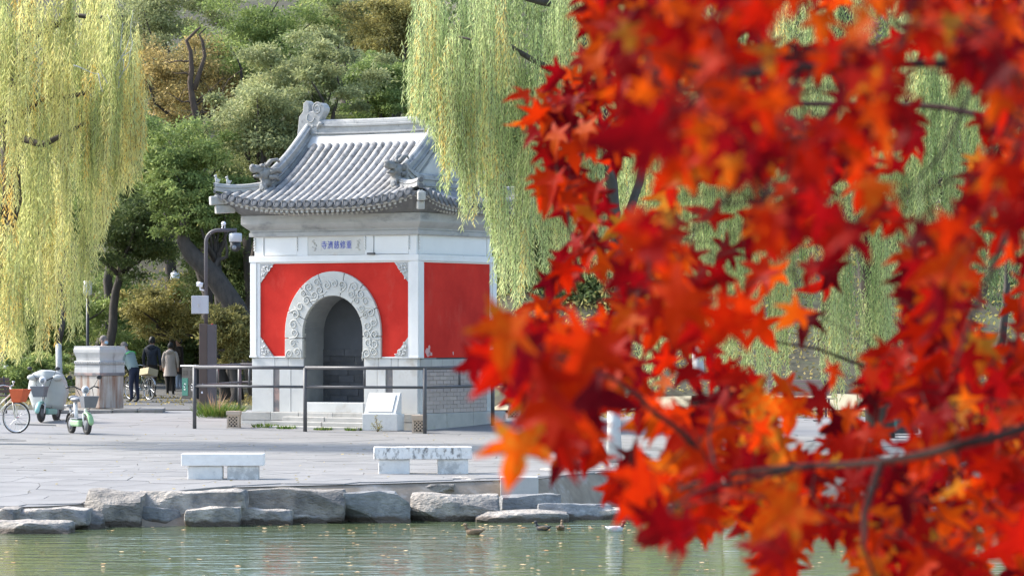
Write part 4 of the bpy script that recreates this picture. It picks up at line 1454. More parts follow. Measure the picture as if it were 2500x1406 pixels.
def bicycle(name, loc, rz, lab, frame='cream', basket='orange', lean=.0):
    e = empty(name, loc, rz)
    e.rotation_euler = (lean, 0, rz)
    tag(e, lab, "bicycle")
    Rw = .335
    wheel(e, (.54, 0, Rw), Rw, .019); wheel(e, (-.50, 0, Rw), Rw, .019)
    mb = MB()
    mb.tube([(.54, .055, Rw), (.50, .055, .55), (.455, .03, .70)], .013, 8); mb.tube([(.54, -.055, Rw), (.50, -.055, .55), (.455, -.03, .70)], .013, 8)
    mb.tube([(.46, 0, .68), (.41, 0, .90), (.40, 0, .97)], .021, 10)
    mb.build("fork", M[frame], e, True)
    mb = MB()
    mb.tube([(.44, 0, .74), (.20, 0, .52), (.0, 0, .30)], .020, 8); mb.tube([(.42, 0, .84), (.15, 0, .62), (-.08, 0, .50)], .016, 8)
    mb.tube([(.0, 0, .30), (-.16, 0, .78)], .018, 8)
    for s2 in (-1, 1):
        mb.tube([(-.02, s2 * .04, .30), (-.50, s2 * .06, Rw)], .010, 6); mb.tube([(-.13, s2 * .03, .66), (-.50, s2 * .06, Rw)], .009, 6)
    mb.build("frame", M[frame], e, True)
    mb = MB(); mb.sphere((-.20, 0, .84), (.14, .09, .04), 12, 8); mb.tube([(-.16, 0, .76), (-.17, 0, .82)], .014, 6); mb.build("saddle", M['black'], e, True)
    mb = MB(); mb.tube([(.20, -.29, .98), (.34, -.22, 1.02), (.40, 0, .985), (.34, .22, 1.02), (.20, .29, .98)], .012, 8)
    hb = mb.build("handlebar", M['chrome'], e, True)
    for s2 in (-1, 1):
        mb = MB(); mb.tube([(.26, s2 * .26, 1.0), (.17, s2 * .30, .97)], .018, 8); mb.build("grip", M['black'], hb)
    mb = MB(); mb.tube([(.40, .12, .99), (.40, .12, 1.06)], .008, 6); mb.sphere((.40, .12, 1.08), (.035, .035, .022), 10, 6); mb.build("bell", M['chrome'], hb, True)
    vs = []
    z0, z1 = .66, .93
    if basket:
        mb = MB(); a = [(.50, -.12), (.70, -.12), (.70, .12), (.50, .12)]; b2 = [(.47, -.18), (.80, -.18), (.80, .18), (.47, .18)]
        mb.add([(x, y, z0) for x, y in a] + [(x, y, z1) for x, y in b2], [(0, 3, 2, 1), (0, 1, 5, 4), (1, 2, 6, 5), (2, 3, 7, 6), (3, 0, 4, 7)])
        o = mb.build("basket", M[basket], e)
        sm = o.modifiers.new("solid", 'SOLIDIFY'); sm.thickness = .012
    mb = MB()
    for cx_ in ((.54, -.50)):
        a0, a1 = (.6, 2.9) if cx_ > 0 else (.2, 2.9)
        pts = [(cx_ + (Rw + .025) * math.cos(a), 0, Rw + (Rw + .025) * math.sin(a)) for a in np.linspace(a0, a1, 14)]
        mb.tube(pts, .026, 6, True, .35)
    mb.build("mudguard", M[frame if frame != 'darkteal' else 'chrome'], e, True)
    mb = MB(); mb.tube([(0, -.06, .30), (0, .06, .30)], .03, 10); mb.torus((0, .05, .30), .09, .008, 'y', 20, 5); mb.tube([(.0, .07, .30), (.12, .08, .18)], .009, 6); mb.tube([(0, -.07, .30), (-.12, -.08, .42)], .009, 6)
    mb.box(.07, .17, .08, .16, .17, .19); mb.box(-.17, -.07, -.16, -.08, .41, .43)
    mb.build("crank", M['chrome'], e)
    mb = MB()
    for s2 in (-1, 1): mb.tube([(-.18, s2 * .07, .70), (-.72, s2 * .07, .70)], .007, 6); mb.tube([(-.55, s2 * .07, .70), (-.50, s2 * .07, Rw)], .006, 6)
    for k in range(4): mb.tube([(-.25 - .15 * k, -.07, .70), (-.25 - .15 * k, .07, .70)], .006, 6)
    mb.build("rear_rack", M['chrome'], e)
    mb = MB(); mb.tube([(-.48, .07, .30), (-.58, .20, .0)], .009, 6); mb.build("kickstand", M['black'], e)
    return e


gb = G(36, 1047)
bike = bicycle("bicycle", gb, R(-22), "cream bicycle with orange front basket at the left edge of the plaza")
bike.location.x -= .50 * math.cos(R(-22)); bike.location.y -= .50 * math.sin(R(-22))
pbk = Vector(((366 - 1250) / FPX * 100, 100, hill(-10.5, 100)))
b2 = bicycle("bicycle", pbk, R(-62), "dark green bicycle carrying a cardboard box beside the leaning man", 'darkteal', None)
b2.rotation_euler = (0, 0, R(128)); b2.location.x -= .30; b2.location.y += .15
card = MB(); card.box(-.24, .24, -.17, .17, 0, .20)
o = card.build("cardboard_box", M['card'], None, bevel=.01, loc=b2.matrix_basis @ Vector((-.44, 0, .708)), rot=(.25, .1, R(128)))
tag(o, "open cardboard box tied on the rack of the dark green bicycle", "box")


def scooter(loc, rz, body, lab, cover):
    e = empty("electric_scooter", loc, rz)
    tag(e, lab, "scooter")
    Rw = .20
    for cx_ in (.48, -.42):
        mb = MB(); mb.torus((cx_, 0, Rw), Rw - .045, .048, 'y', 28, 8); w = mb.build("wheel", M['rubber'], e, True)
        mb = MB(); mb.tube([(cx_, -.035, Rw), (cx_, .035, Rw)], .105, 16)
        mb.build("hub", M['grey_pl'], w, True)
    mb = MB()
    for s2 in (-1, 1): mb.tube([(.48, s2 * .075, Rw), (.44, s2 * .075, .44)], .016, 8)
    mb.tube([(.44, 0, .44), (.37, 0, .78), (.35, 0, .90)], .026, 10); mb.build("steering_column", M['whitepl'], e, True)
    mb = MB()
    pts = [(.48 + .245 * math.cos(a), 0, Rw + .245 * math.sin(a)) for a in np.linspace(.0, 2.5, 12)]
    mb.tube(pts, [.03] + [.062] * 10 + [.03], 8, True, .4); mb.build("front_mudguard", M[body], e, True)
    mb = MB(); pts = [(-.42 + .245 * math.cos(a), 0, Rw + .245 * math.sin(a)) for a in np.linspace(.3, 3.0, 12)]
    mb.tube(pts, .05, 8, True, .4); mb.build("rear_mudguard", M['black'], e, True)
    mb = MB(); mb.box(-.20, .30, -.13, .13, .16, .31); mb.build("battery_body", M[body], e, bevel=.04)
    mb = MB(); mb.box(-.16, .28, -.145, .145, .312, .34); mb.build("footboard", M['grey_pl'], e, bevel=.01)
    mb = MB(); mb.tube([(.30, 0, .24), (.41, 0, .52)], .035, 8); mb.tube([(-.14, 0, .30), (-.20, 0, .66)], .045, 8); mb.tube([(-.20, 0, .45), (-.44, 0, .42), (-.52, 0, .56)], .03, 8)
    mb.build("frame", M['whitepl'], e, True)
    mb = MB(); mb.sphere((-.14, 0, .72), (.20, .12, .055), 14, 8); mb.sphere((-.30, 0, .755), (.08, .12, .05), 12, 8); mb.build("saddle", M['seatgrey'], e, True)
    mb = MB(); mb.box(-.58, -.38, -.12, .12, .56, .61); mb.build("rear_seat", M['seatgrey'], e, bevel=.02)
    mb = MB(); mb.tube([(.22, -.33, .98), (.30, -.22, 1.0), (.34, -.08, .93), (.34, .08, .93), (.30, .22, 1.0), (.22, .33, .98)], .014, 8); hb = mb.build("handlebar", M['black'], e, True)
    for s2 in (-1, 1):
        mb = MB(); mb.tube([(.25, s2 * .30, .99), (.20, s2 * .36, .97)], .02, 8); mb.build("grip", M['black'], hb, True)
        mb = MB(); mb.tube([(.30, s2 * .22, 1.0), (.33, s2 * .30, 1.16)], .006, 5); mb.sphere((.33, s2 * .33, 1.19), (.016, .062, .042), 12, 8); mb.build("mirror", M['black'], hb, True)
    mb = MB(); mb.sphere((.39, 0, .93), (.055, .085, .085), 14, 10); hl = mb.build("headlight", M['whitepl'], e, True)
    mb = MB(); mb.sphere((.425, 0, .925), (.03, .058, .058), 12, 8); mb.build("lens", M['lens'], hl, True)
    mb = MB(); a = [(.46, -.12), (.66, -.12), (.66, .12), (.46, .12)]; b2_ = [(.44, -.17), (.74, -.17), (.74, .17), (.44, .17)]
    mb.add([(x, y, .56) for x, y in a] + [(x, y, .80) for x, y in b2_], [(0, 3, 2, 1), (0, 1, 5, 4), (1, 2, 6, 5), (2, 3, 7, 6), (3, 0, 4, 7)])
    o = mb.build("basket", M['grey_pl'], e); sm = o.modifiers.new("solid", 'SOLIDIFY'); sm.thickness = .014
    mb = MB(); mb.tube([(.30, .18, .98), (.40, .17, .82), (.42, .08, .66), (.46, .05, .45)], .007, 5); mb.tube([(.30, -.18, .98), (.42, -.15, .84), (.40, -.05, .70)], .007, 5); mb.build("cables", M['black'], e)
    if cover:
        # quilted windshield apron hanging from the handlebar
        vs, fs = [], []
        out = [(-.02, 1.16, .26), (.10, 1.12, .37), (.02, .95, .45), (-.04, .70, .50), (-.05, .55, .44), (-.08, .42, .40), (-.09, .30, .36)]
        for x, z_, hw_ in out:
            for u in np.linspace(-1, 1, 11):
                vs.append((.24 + x * .3 - .16 * abs(u) ** 1.8 + .012 * math.cos(u * 9), u * hw_, z_ - .05 * abs(u) ** 3))
        for i in range(len(out) - 1):
            for k in range(10): fs.append((i * 11 + k, i * 11 + k + 1, (i + 1) * 11 + k + 1, (i + 1) * 11 + k))
        mb = MB(); mb.add(vs, fs); o = mb.build("windshield_cover", M['cover'], e, True)
        sm = o.modifiers.new("solid", 'SOLIDIFY'); sm.thickness = .03
        for s2 in (-1, 1):
            mb = MB(); mb.sphere((.25, s2 * .30, .99), (.09, .13, .07), 12, 8); mb.build("hand_muff", M['cover'], o, True)
    mb = MB(); mb.tube([(-.05, .10, .16), (-.15, .22, .02)], .012, 6); mb.build("kickstand", M['black'], e)
    return e


sg = G(205, 1044)
scooter(sg + Vector((-.16, .42, .0)), R(-62), 'mint', "small mint green electric scooter with grey basket in front of the pedestal", False)
sg = G(103, 1027)
scooter(sg + Vector((.10, .42, 0)), R(-104), 'teal', "electric scooter with big pale quilted windshield cover beside the cream bicycle", True)

# ------------------------------------------------------------------ people
def skin_body(name, joints, bones, mats, pick, parent):
    """continuous skinned body; pick(co) -> material index"""
    me = bpy.data.meshes.new(name)
    me.from_pydata([j[0] for j in joints], bones, [])
    o = bpy.data.objects.new(name, me); col.objects.link(o)
    sk = o.modifiers.new("skin", 'SKIN')
    for i, j in enumerate(joints):
        r_ = j[1]
        d = me.skin_vertices[0].data[i]
        d.radius = r_ if hasattr(r_, '__len__') else (r_, r_)
    me.skin_vertices[0].data[0].use_root = True
    sb = o.modifiers.new("sub", 'SUBSURF'); sb.levels = 2; sb.render_levels = 2
    bpy.context.view_layer.update()
    m2 = bpy.data.meshes.new_from_object(o.evaluated_get(bpy.context.evaluated_depsgraph_get()))
    bpy.data.objects.remove(o); bpy.data.meshes.remove(me)
    m2.materials.clear()
    for k in mats: m2.materials.append(M[k])
    for f in m2.polygons:
        f.material_index = pick(f.center); f.use_smooth = True
    return inst("body", m2, parent)


def person(loc, rz, H, lab, top, legs, shoe, hair, coat=None, bulk=1.0, bend=0.0, stride=.04, arms='down', hood=False, mask=False):
    """faces local +x"""
    e = empty("person", loc, rz)
    tag(e, lab, "person")
    k = H / 1.72
    hip = Vector((0, 0, .90))
    Rb = Matrix.Rotation(bend, 3, 'Y')
    def T(x, y, z): return hip + Rb @ (Vector((x, y, z)) - hip)
    J = []; B = []
    def add(p_, r_, par=None):
        J.append((Vector(p_) * k, (r_[0] * k, r_[1] * k) if hasattr(r_, '__len__') else r_ * k))
        if par is not None: B.append((par, len(J) - 1))
        return len(J) - 1
    pel = add(hip, (.15, .12)); w = add(T(0, 0, 1.06), (.145 * bulk, .11 * bulk), pel); ch = add(T(.01, 0, 1.25), (.17 * bulk, .12 * bulk), w); up = add(T(-.005, 0, 1.40), (.14 * bulk, .10 * bulk), ch)
    nk = add(T(.01, 0, 1.49), .055, up)
    hd1 = add(T(.025, 0, 1.56), (.072, .085), nk); hd2 = add(T(.03, 0, 1.64), (.078, .095), hd1); hd3 = add(T(.02, 0, 1.70), (.05, .06), hd2)
    feet = []
    for s2 in (-1, 1):
        hp_ = add((0, s2 * .085, .86), .105, pel)
        fx = s2 * stride
        kn = add((fx * .6 + .015, s2 * .095, .48), .066, hp_); an = add((fx - .02, s2 * .10, .09), .048, kn); tt = add((fx + .04, s2 * .105, .035), (.045, .035), an); add((fx + .15, s2 * .115, .03), (.038, .028), tt)
        sh = add(T(-.005, s2 * .19, 1.40), .070, up)
        if arms == 'down':
            el = add(T(-.03, s2 * .25, 1.12), .052, sh); wr = add(T(.05, s2 * .24, .90), .038, el); pts = [wr]
        elif arms == 'fold':
            el = add(T(-.02, s2 * .25, 1.14), .054, sh); wr = add(T(.20, s2 * .10, 1.18), .040, el)
        else:
            el = add(T(.16, s2 * .22, 1.18), .052, sh); wr = add(T(.36, s2 * .14, 1.22), .038, el)
        d_ = (J[wr][0] - J[el][0]).normalized() / 1
        pm = add(J[wr][0] / k + d_ * .06, (.036, .018), wr)
        for q in range(4):
            add(J[pm][0] / k + d_ * (.06 + .012 * (1 - abs(q - 1.5))) + Vector((0, (q - 1.5) * .018, -.01)), .009, pm)
        add(J[wr][0] / k + d_ * .06 + Vector((.03, 0, .0)), .010, wr)
    def pick(c):
        z_ = c.z / k
        # body-frame height along the bent spine
        q = Rb.inverted() @ (c / k - hip) + hip
        if z_ < .10: return 2
        if q.z > 1.475 and abs(q.y) < .12: return 3
        for wi in [i for i, j in enumerate(J) if False]: pass
        if q.z < .93 and abs(q.y) < .2 and z_ < .97: return 1
        for hx in hands:
            if (c - hx).length < .095 * k: return 3
        return 0
    hands = [J[i][0] for i in range(len(J)) if abs(J[i][1][0] - .036 * k) < 1e-5 and abs(J[i][1][1] - .018 * k) < 1e-5] if False else []
    for i, j in enumerate(J):
        r_ = j[1]
        if hasattr(r_, '__len__') and abs(r_[0] - .036 * k) < 1e-6: hands.append(j[0])
    skin_body("body", J, B, [top, legs, shoe, 'skin'], pick, e)
    # hair cap, ears and nose
    def Hd(x, y, z): return tuple(T(x, y, z) * k)
    mb = MB()
    vs, fs = [], []
    c0 = T(.02, 0, 1.635) * k
    nu, nv = 16, 9
    for j in range(nv + 1):
        th = (PI * .62) * j / nv
        for i in range(nu):
            ph = 2 * PI * i / nu
            d = Vector((math.sin(th) * math.cos(ph), math.sin(th) * math.sin(ph), math.cos(th)))
            f = 1.0
            if d.x > .35 and th > PI * .33: f = .80          # leave the face free
            lo = -.02 if (hair == 'hair' and d.x < .2) else 0
            vs.append(tuple(c0 + Rb @ Vector((d.x * .112 * f - .008, d.y * .098 * f, d.z * .122 + .006 + lo * th)) * k))
    for j in range(nv):
        for i in range(nu):
            fs.append((j * nu + i, (j + 1) * nu + i, (j + 1) * nu + (i + 1) % nu, j * nu + (i + 1) % nu))
    mb.add(vs, fs); mb.build("hair", M[hair], e, True)
    mb = MB()
    for s2 in (-1, 1): mb.sphere(Hd(.015, s2 * .088, 1.615), (.020 * k, .012 * k, .032 * k), 8, 6)
    mb.tube([Hd(.112, 0, 1.645), Hd(.135, 0, 1.605), Hd(.112, 0, 1.595)], [.010 * k, .015 * k, .008 * k], 6)
    mb.build("ears_and_nose", M['skin'], e, True)
    mb = MB()
    for s2 in (-1, 1): mb.sphere(Hd(.107, s2 * .034, 1.648), .010 * k, 8, 6)
    mb.build("eyes", M['black'], e, True)
    if mask:
        mb = MB(); mb.sphere(Hd(.085, 0, 1.575), (.050 * k, .062 * k, .048 * k), 12, 8); mb.build("face_mask", M['mask'], e, True)
    else:
        mb = MB(); mb.tube([Hd(.112, -.025, 1.565), Hd(.118, 0, 1.562), Hd(.112, .025, 1.565)], .006 * k, 5); mb.build("mouth", M['duckhead'], e, True)
    if coat:
        rows = [(1.42, .155, .10), (1.28, .205, .145), (1.06, .185, .145), (.90, .205, .165), (.74, .225, .18), (coat, .245, .20)]
        vs, fs = [], []
        for z_, a, b_ in rows:
            for i in range(20):
                ph = 2 * PI * i / 20
                vs.append(((b_ * math.cos(ph) + .006 * math.sin(ph * 5)) * k, a * math.sin(ph) * k * .95, z_ * k))
        for j in range(len(rows) - 1):
            for i in range(20): fs.append((j * 20 + i, j * 20 + (i + 1) % 20, (j + 1) * 20 + (i + 1) % 20, (j + 1) * 20 + i))
        mb = MB(); mb.add(vs, fs); o = mb.build("coat", M[top], e, True)
    if hood:
        mb = MB(); mb.sphere(Hd(-.09, 0, 1.44), (.075 * k, .13 * k, .085 * k), 14, 8); mb.tube([Hd(-.05, -.11, 1.45), Hd(-.13, 0, 1.40), Hd(-.05, .11, 1.45)], .045 * k, 8); mb.build("hood", M[top], e, True)
    return e


def HG(px, Y):
    X = (px - 1250) / FPX * Y
    return Vector((X, Y, hill(X, Y) + .012))


pm_ = person(HG(328, 97.0), R(150), 1.74, "man in sage green jacket with bright green piping leaning over beside the pedestal", 'sage', 'navy', 'black', 'hairgrey', bend=R(27), arms='out', bulk=1.35)
mb = MB(); mb.tube([(-.02, -.20, 1.36), (-.06, 0, 1.42), (-.02, .20, 1.36)], .010, 6)
person(HG(252, 93.0), R(-25), 1.84, "man with face mask standing behind the carved pedestal, only head showing", 'jacket', 'navy', 'black', 'hairgrey', mask=True)
person(HG(371, 104.5), R(80), 1.80, "person in dark navy hooded jacket walking away on the path", 'jacket', 'brownblack', 'black', 'hair', hood=True, stride=.12, bulk=1.3)
person(HG(416, 107.0), R(85), 1.62, "person in beige knee-length coat and black trousers walking away", 'beige', 'blackcloth', 'black', 'hair', coat=.64, hood=True)
person(HG(437, 111.0), R(200), 1.76, "person in long dark coat and pale jeans standing beside the beige coat", 'brownblack', 'denim', 'whitepl', 'hair', coat=.60, arms='fold', stride=.10)
# piping on the leaning man's back
mb = MB()
Rb = Matrix.Rotation(R(27), 3, 'Y'); hp0 = Vector((0, 0, .90)); kk = 1.74 / 1.72
pts = [(hp0 + Rb @ (Vector((x, y, z)) - hp0)) * kk for x, y, z in ((-.10, -.23, 1.34), (-.15, -.12, 1.38), (-.16, 0, 1.39), (-.15, .12, 1.38), (-.10, .23, 1.34))]
mb.tube(pts, .012, 6); mb.build("shoulder_piping", M['neon'], pm_, True)

# ------------------------------------------------------------------ bins, path lamps, far benches
def bin_thing(loc, rz, lab):
    e = empty("litter_bin", loc, rz); tag(e, lab, "bin")
    mb = MB(); mb.box(-.42, .42, -.18, .18, .02, .92); mb.build("body", M['bin'], e, bevel=.02)
    mb = MB(); mb.box(-.46, .46, -.21, .21, .95, 1.0); mb.build("lid", M['whitepl'], e, bevel=.01)
    for s2, mt in ((-1, 'bingreen'), (1, 'black')):
        mb = MB(); mb.box(s2 * .21 - .17, s2 * .21 + .17, -.192, -.178, .10, .62); d_ = mb.build("door", M[mt], e)
        mb = MB(); mb.box(s2 * .21 - .12, s2 * .21 + .12, -.187, -.175, .70, .84); mb.build("opening", M['black'], e)
        mb = MB(); q = [(s2 * .21 + .05 * math.cos(a), -.198, .40 + .05 * math.sin(a)) for a in np.linspace(0, 5.2, 12)]
        mb.tube(q, .010, 4); mb.box(s2 * .21 - .05, s2 * .21 + .05, -.20, -.193, .29, .305); mb.box(s2 * .21 - .04, s2 * .21 + .04, -.20, -.193, .26, .27); mb.build("printed_symbol", M['whitepl'], d_)
    return e


bin_thing(HG(474, 101), R(-55), "dark litter bin with green door beside the path behind the railing")
bin_thing(Vector(((2190 - 1250) / FPX * 72, 72, gz(8, 72))), R(8), "dark litter bin with white lid behind the maple leaves on the right")


def path_lamp(px, ytop, ybot, Y, lab):
    b_ = HG(px, Y); s_ = FPX / Y
    zt, zb = CAMZ - (ytop - HOR) / s_ - b_.z, CAMZ - (ybot - HOR) / s_ - b_.z
    e = empty("path_lamp", b_); tag(e, lab, "street lamp", "white lantern lamps among the trees")
    mb = MB(); mb.tube([(0, 0, -.3), (0, 0, zb)], .045, 8); mb.build("post", M['bin'], e, True)
    r_ = (zt - zb) * .28
    mb = MB(); mb.lathe([(r_ * .5, zb), (r_, zb + .04), (r_ * 1.03, (zt + zb) / 2), (r_, zt - .05), (r_ * .5, zt)], 14); mb.build("lantern", M['lantern'], e, True)
    mb = MB(); mb.lathe([(r_ * .6, zt + .002), (r_ * .3, zt + .05)], 12); mb.build("cap", M['bin'], e)


path_lamp(214, 684, 722, 101, "white cylindrical lantern on a post, just right of the yellow willow's drooping tips")
path_lamp(428, 664, 706, 112.5, "white cylindrical lantern on a post above the walking people")


def slat_bench(loc, rz, mt, lab, n=4):
    e = empty("slatted_bench", loc, rz); tag(e, lab, "bench")
    for k in range(n):
        mb = MB(); mb.box(-.75, .75, .22 + .03 * k, .25 + .03 * k, .50 + k * .095, .58 + k * .095); mb.build("back_slat", M[mt], e, bevel=.005)
    for k in range(4):
        mb = MB(); mb.box(-.75, .75, -.22 + k * .105, -.13 + k * .105, .42, .45); mb.build("seat_slat", M[mt], e, bevel=.005)
    for s2 in (-1, 1):
        mb = MB(); mb.tube([(s2 * .6, -.18, 0), (s2 * .6, -.18, .42)], .025, 6); mb.tube([(s2 * .6, .20, 0), (s2 * .6, .22, .42), (s2 * .6, .34, .90)], .025, 6); mb.build("leg", M['bin'], e)


slat_bench(GP(-28, 83), R(38), 'wood', "dark wooden slatted bench at the left edge beside the cream bicycle")
slat_bench(Vector(((1958 - 1250) / FPX * 80, 80, .155)), R(5), 'woodpale', "pinkish slatted bench behind the hanging willow on the right")

# ------------------------------------------------------------------ ducks
def duck(px, py, rz, body, head, lab, s=1.0):
    Y = (CAMZ + .5) * FPX / (py - HOR)
    e = empty("duck", ((px - 1250) / FPX * Y, Y, -.5), rz); tag(e, lab, "duck", "ducks swimming by the bank")
    e.scale = (s * .56, s * .56, s * .56)
    mb = MB(); vs, fs = [], []
    rows = [(-.24, .015, .02, .115), (-.19, .05, .035, .085), (-.10, .095, .075, .055), (.0, .11, .09, .045), (.10, .095, .085, .05), (.17, .05, .055, .075), (.19, .01, .015, .085)]
    for x, a, b_, z_ in rows:
        for i in range(12):
            ph = 2 * PI * i / 12
            vs.append((x, a * math.cos(ph), z_ + b_ * math.sin(ph)))
    for j in range(len(rows) - 1):
        for i in range(12): fs.append((j * 12 + i, j * 12 + (i + 1) % 12, (j + 1) * 12 + (i + 1) % 12, (j + 1) * 12 + i))
    fs.append(tuple(range(12))); fs.append(tuple(72 + i for i in range(12)))
    mb.add(vs, fs)
    mb.mi = 1
    mb.tube([(.13, 0, .08), (.18, 0, .15), (.19, 0, .20)], [.05, .036, .034], 10); mb.sphere((.205, 0, .225), (.052, .038, .042), 12, 8)
    mb.build("body", [M[body], M[head]], e, True)
    mb = MB(); mb.tube([(.245, 0, .22), (.30, 0, .205)], [.018, .014], 8, True, .6); mb.build("bill", M['bill'], e, True)
    mb = MB()
    for s2 in (-1, 1): mb.sphere((-.03, s2 * .085, .075), (.14, .025, .05), 10, 6)
    mb.build("wings", M['duckbrown' if body != 'duckgrey' else 'duckgrey'], e, True)
    mb = MB(); mb.tube([(-.20, 0, .10), (-.29, 0, .125)], [.03, .006], 6, True, .5); mb.build("tail", M['duckdark'], e, True)


duck(1157, 1304, R(172), 'duckbrown', 'duckbrown', "brown female duck swimming below the large squared bank block")
duck(1325, 1294, R(165), 'duckdark', 'duckdark', "small dark duck swimming left of the brown one near the long low stone", .85)
duck(1369, 1293, R(80), 'duckbrown', 'duckbrown', "brown duck facing the bank, beside the small dark duck", .9)
duck(1502, 1297, R(-4), 'duckgrey', 'duckhead', "pale grey drake with chestnut head at left of the maple leaves")
duck(1783, 1282, R(170), 'duckgrey', 'duckhead', "drake half hidden behind the maple leaves, right of the first drake")

# ------------------------------------------------------------------ vegetation
def leaf_quads(P, Dv, L, Wd, seedv=None):
    """rhombic leaves: P base (N,3), Dv direction (N,3), L, Wd arrays"""
    n = len(P)
    rv_ = nr.normal(size=(n, 3))
    side = np.cross(Dv, rv_); side /= (np.linalg.norm(side, axis=1, keepdims=True) + 1e-9)
    nn = np.cross(Dv, side)
    L = np.broadcast_to(L, n)[:, None]; Wd = np.broadcast_to(Wd, n)[:, None]
    mid = P + Dv * L * .42 + nn * L * .06
    V = np.empty((n, 4, 3), np.float32)
    V[:, 0] = P; V[:, 1] = mid + side * Wd * .5; V[:, 2] = P + Dv * L; V[:, 3] = mid - side * Wd * .5
    return V.reshape(-1, 3)


def norm(a):
    return a / (np.linalg.norm(a, axis=1, keepdims=True) + 1e-9)


def limb(mb, p0, p1, r0, r1, n=7, wob=.12, seed=0, k=7):
    p0, p1 = Vector(p0), Vector(p1)
    L = (p1 - p0).length
    pts, rr_ = [], []
    for i in range(n + 1):
        t = i / n
        q = p0.lerp(p1, t)
        w = noise.noise_vector(q * (1.4 / max(.6, L * .5)) + Vector((seed, seed * 2.3, 0))) * wob * L * math.sin(PI * t)
        pts.append(q + w); rr_.append(r0 + (r1 - r0) * t ** .8)
    mb.tube(pts, rr_, k)
    return pts


def crown_mesh(center, radii, n, mt, seed, L=.11, Wd=.055, nclump=64, flat=.45, csize=.22, droop=.25, tshift=0.0):
    g = np.random.default_rng(seed)
    u = norm(g.normal(size=(nclump, 3)))
    rad = g.random(nclump)[:, None] ** .5 * g.uniform(.8, 1.25, nclump)[:, None]
    cc = np.array(center)[None] + u * rad * np.array(radii)[None] * .86
    ct = g.random(nclump)
    cs = csize * min(radii[0], radii[2]) * g.uniform(.6, 1.3, nclump)
    idx = g.integers(0, nclump, n)
    off = g.normal(size=(n, 3)) * np.array([1, 1, flat])[None] * cs[idx][:, None] * .62
    P = cc[idx] + off
    Dv = norm(g.normal(size=(n, 3)) * .8 + norm(off) * .7 + np.array([0, 0, -droop])[None])
    tint = np.clip(.10 + .60 * ct[idx] + g.normal(size=n) * .17 + tshift, 0, 1)
    V = leaf_quads(P, Dv, L * g.uniform(.7, 1.3, n), Wd * g.uniform(.7, 1.25, n))
    return fast_mesh("crown", V, 4, M[mt], tint), cc


def tree(name, px, py, rx, ry, Y, mt, lab, cat="tree", n=13000, lean=0.0, bark='bark', L=.12, Wd=.06, trunk=True, group="trees on the wooded hillside", seed=0, **kw):
    s_ = FPX / Y
    c = PX(px, py, Y)
    bx = c.x + lean
    base = Vector((bx, Y, hill(bx, Y)))
    e = empty(name, base); tag(e, lab, cat, group)
    ctr = c - base
    me, cc = crown_mesh(ctr, (rx / s_ * 1.12, rx / s_ * .95, ry / s_ * 1.12), n, mt, 100 + seed, L, Wd, **kw)
    inst("crown", me, e)
    if trunk:
        mb = MB()
        r0 = .10 + .035 * max(.3, ctr.z) ** .6
        fork = ctr * .72 if ctr.z > 1.2 else ctr * .5
        limb(mb, (0, 0, -.3), fork, r0, r0 * .62, 8, .10, seed)
        mb2 = MB()
        for q in range(8):
            limb(mb2, fork, Vector(cc[q * 5 % len(cc)]), r0 * .45, .015, 6, .16, seed + q, 5)
        mb.build("trunk", M[bark], e, True)
        mb2.build("limbs", M[bark], e, True)
    return e


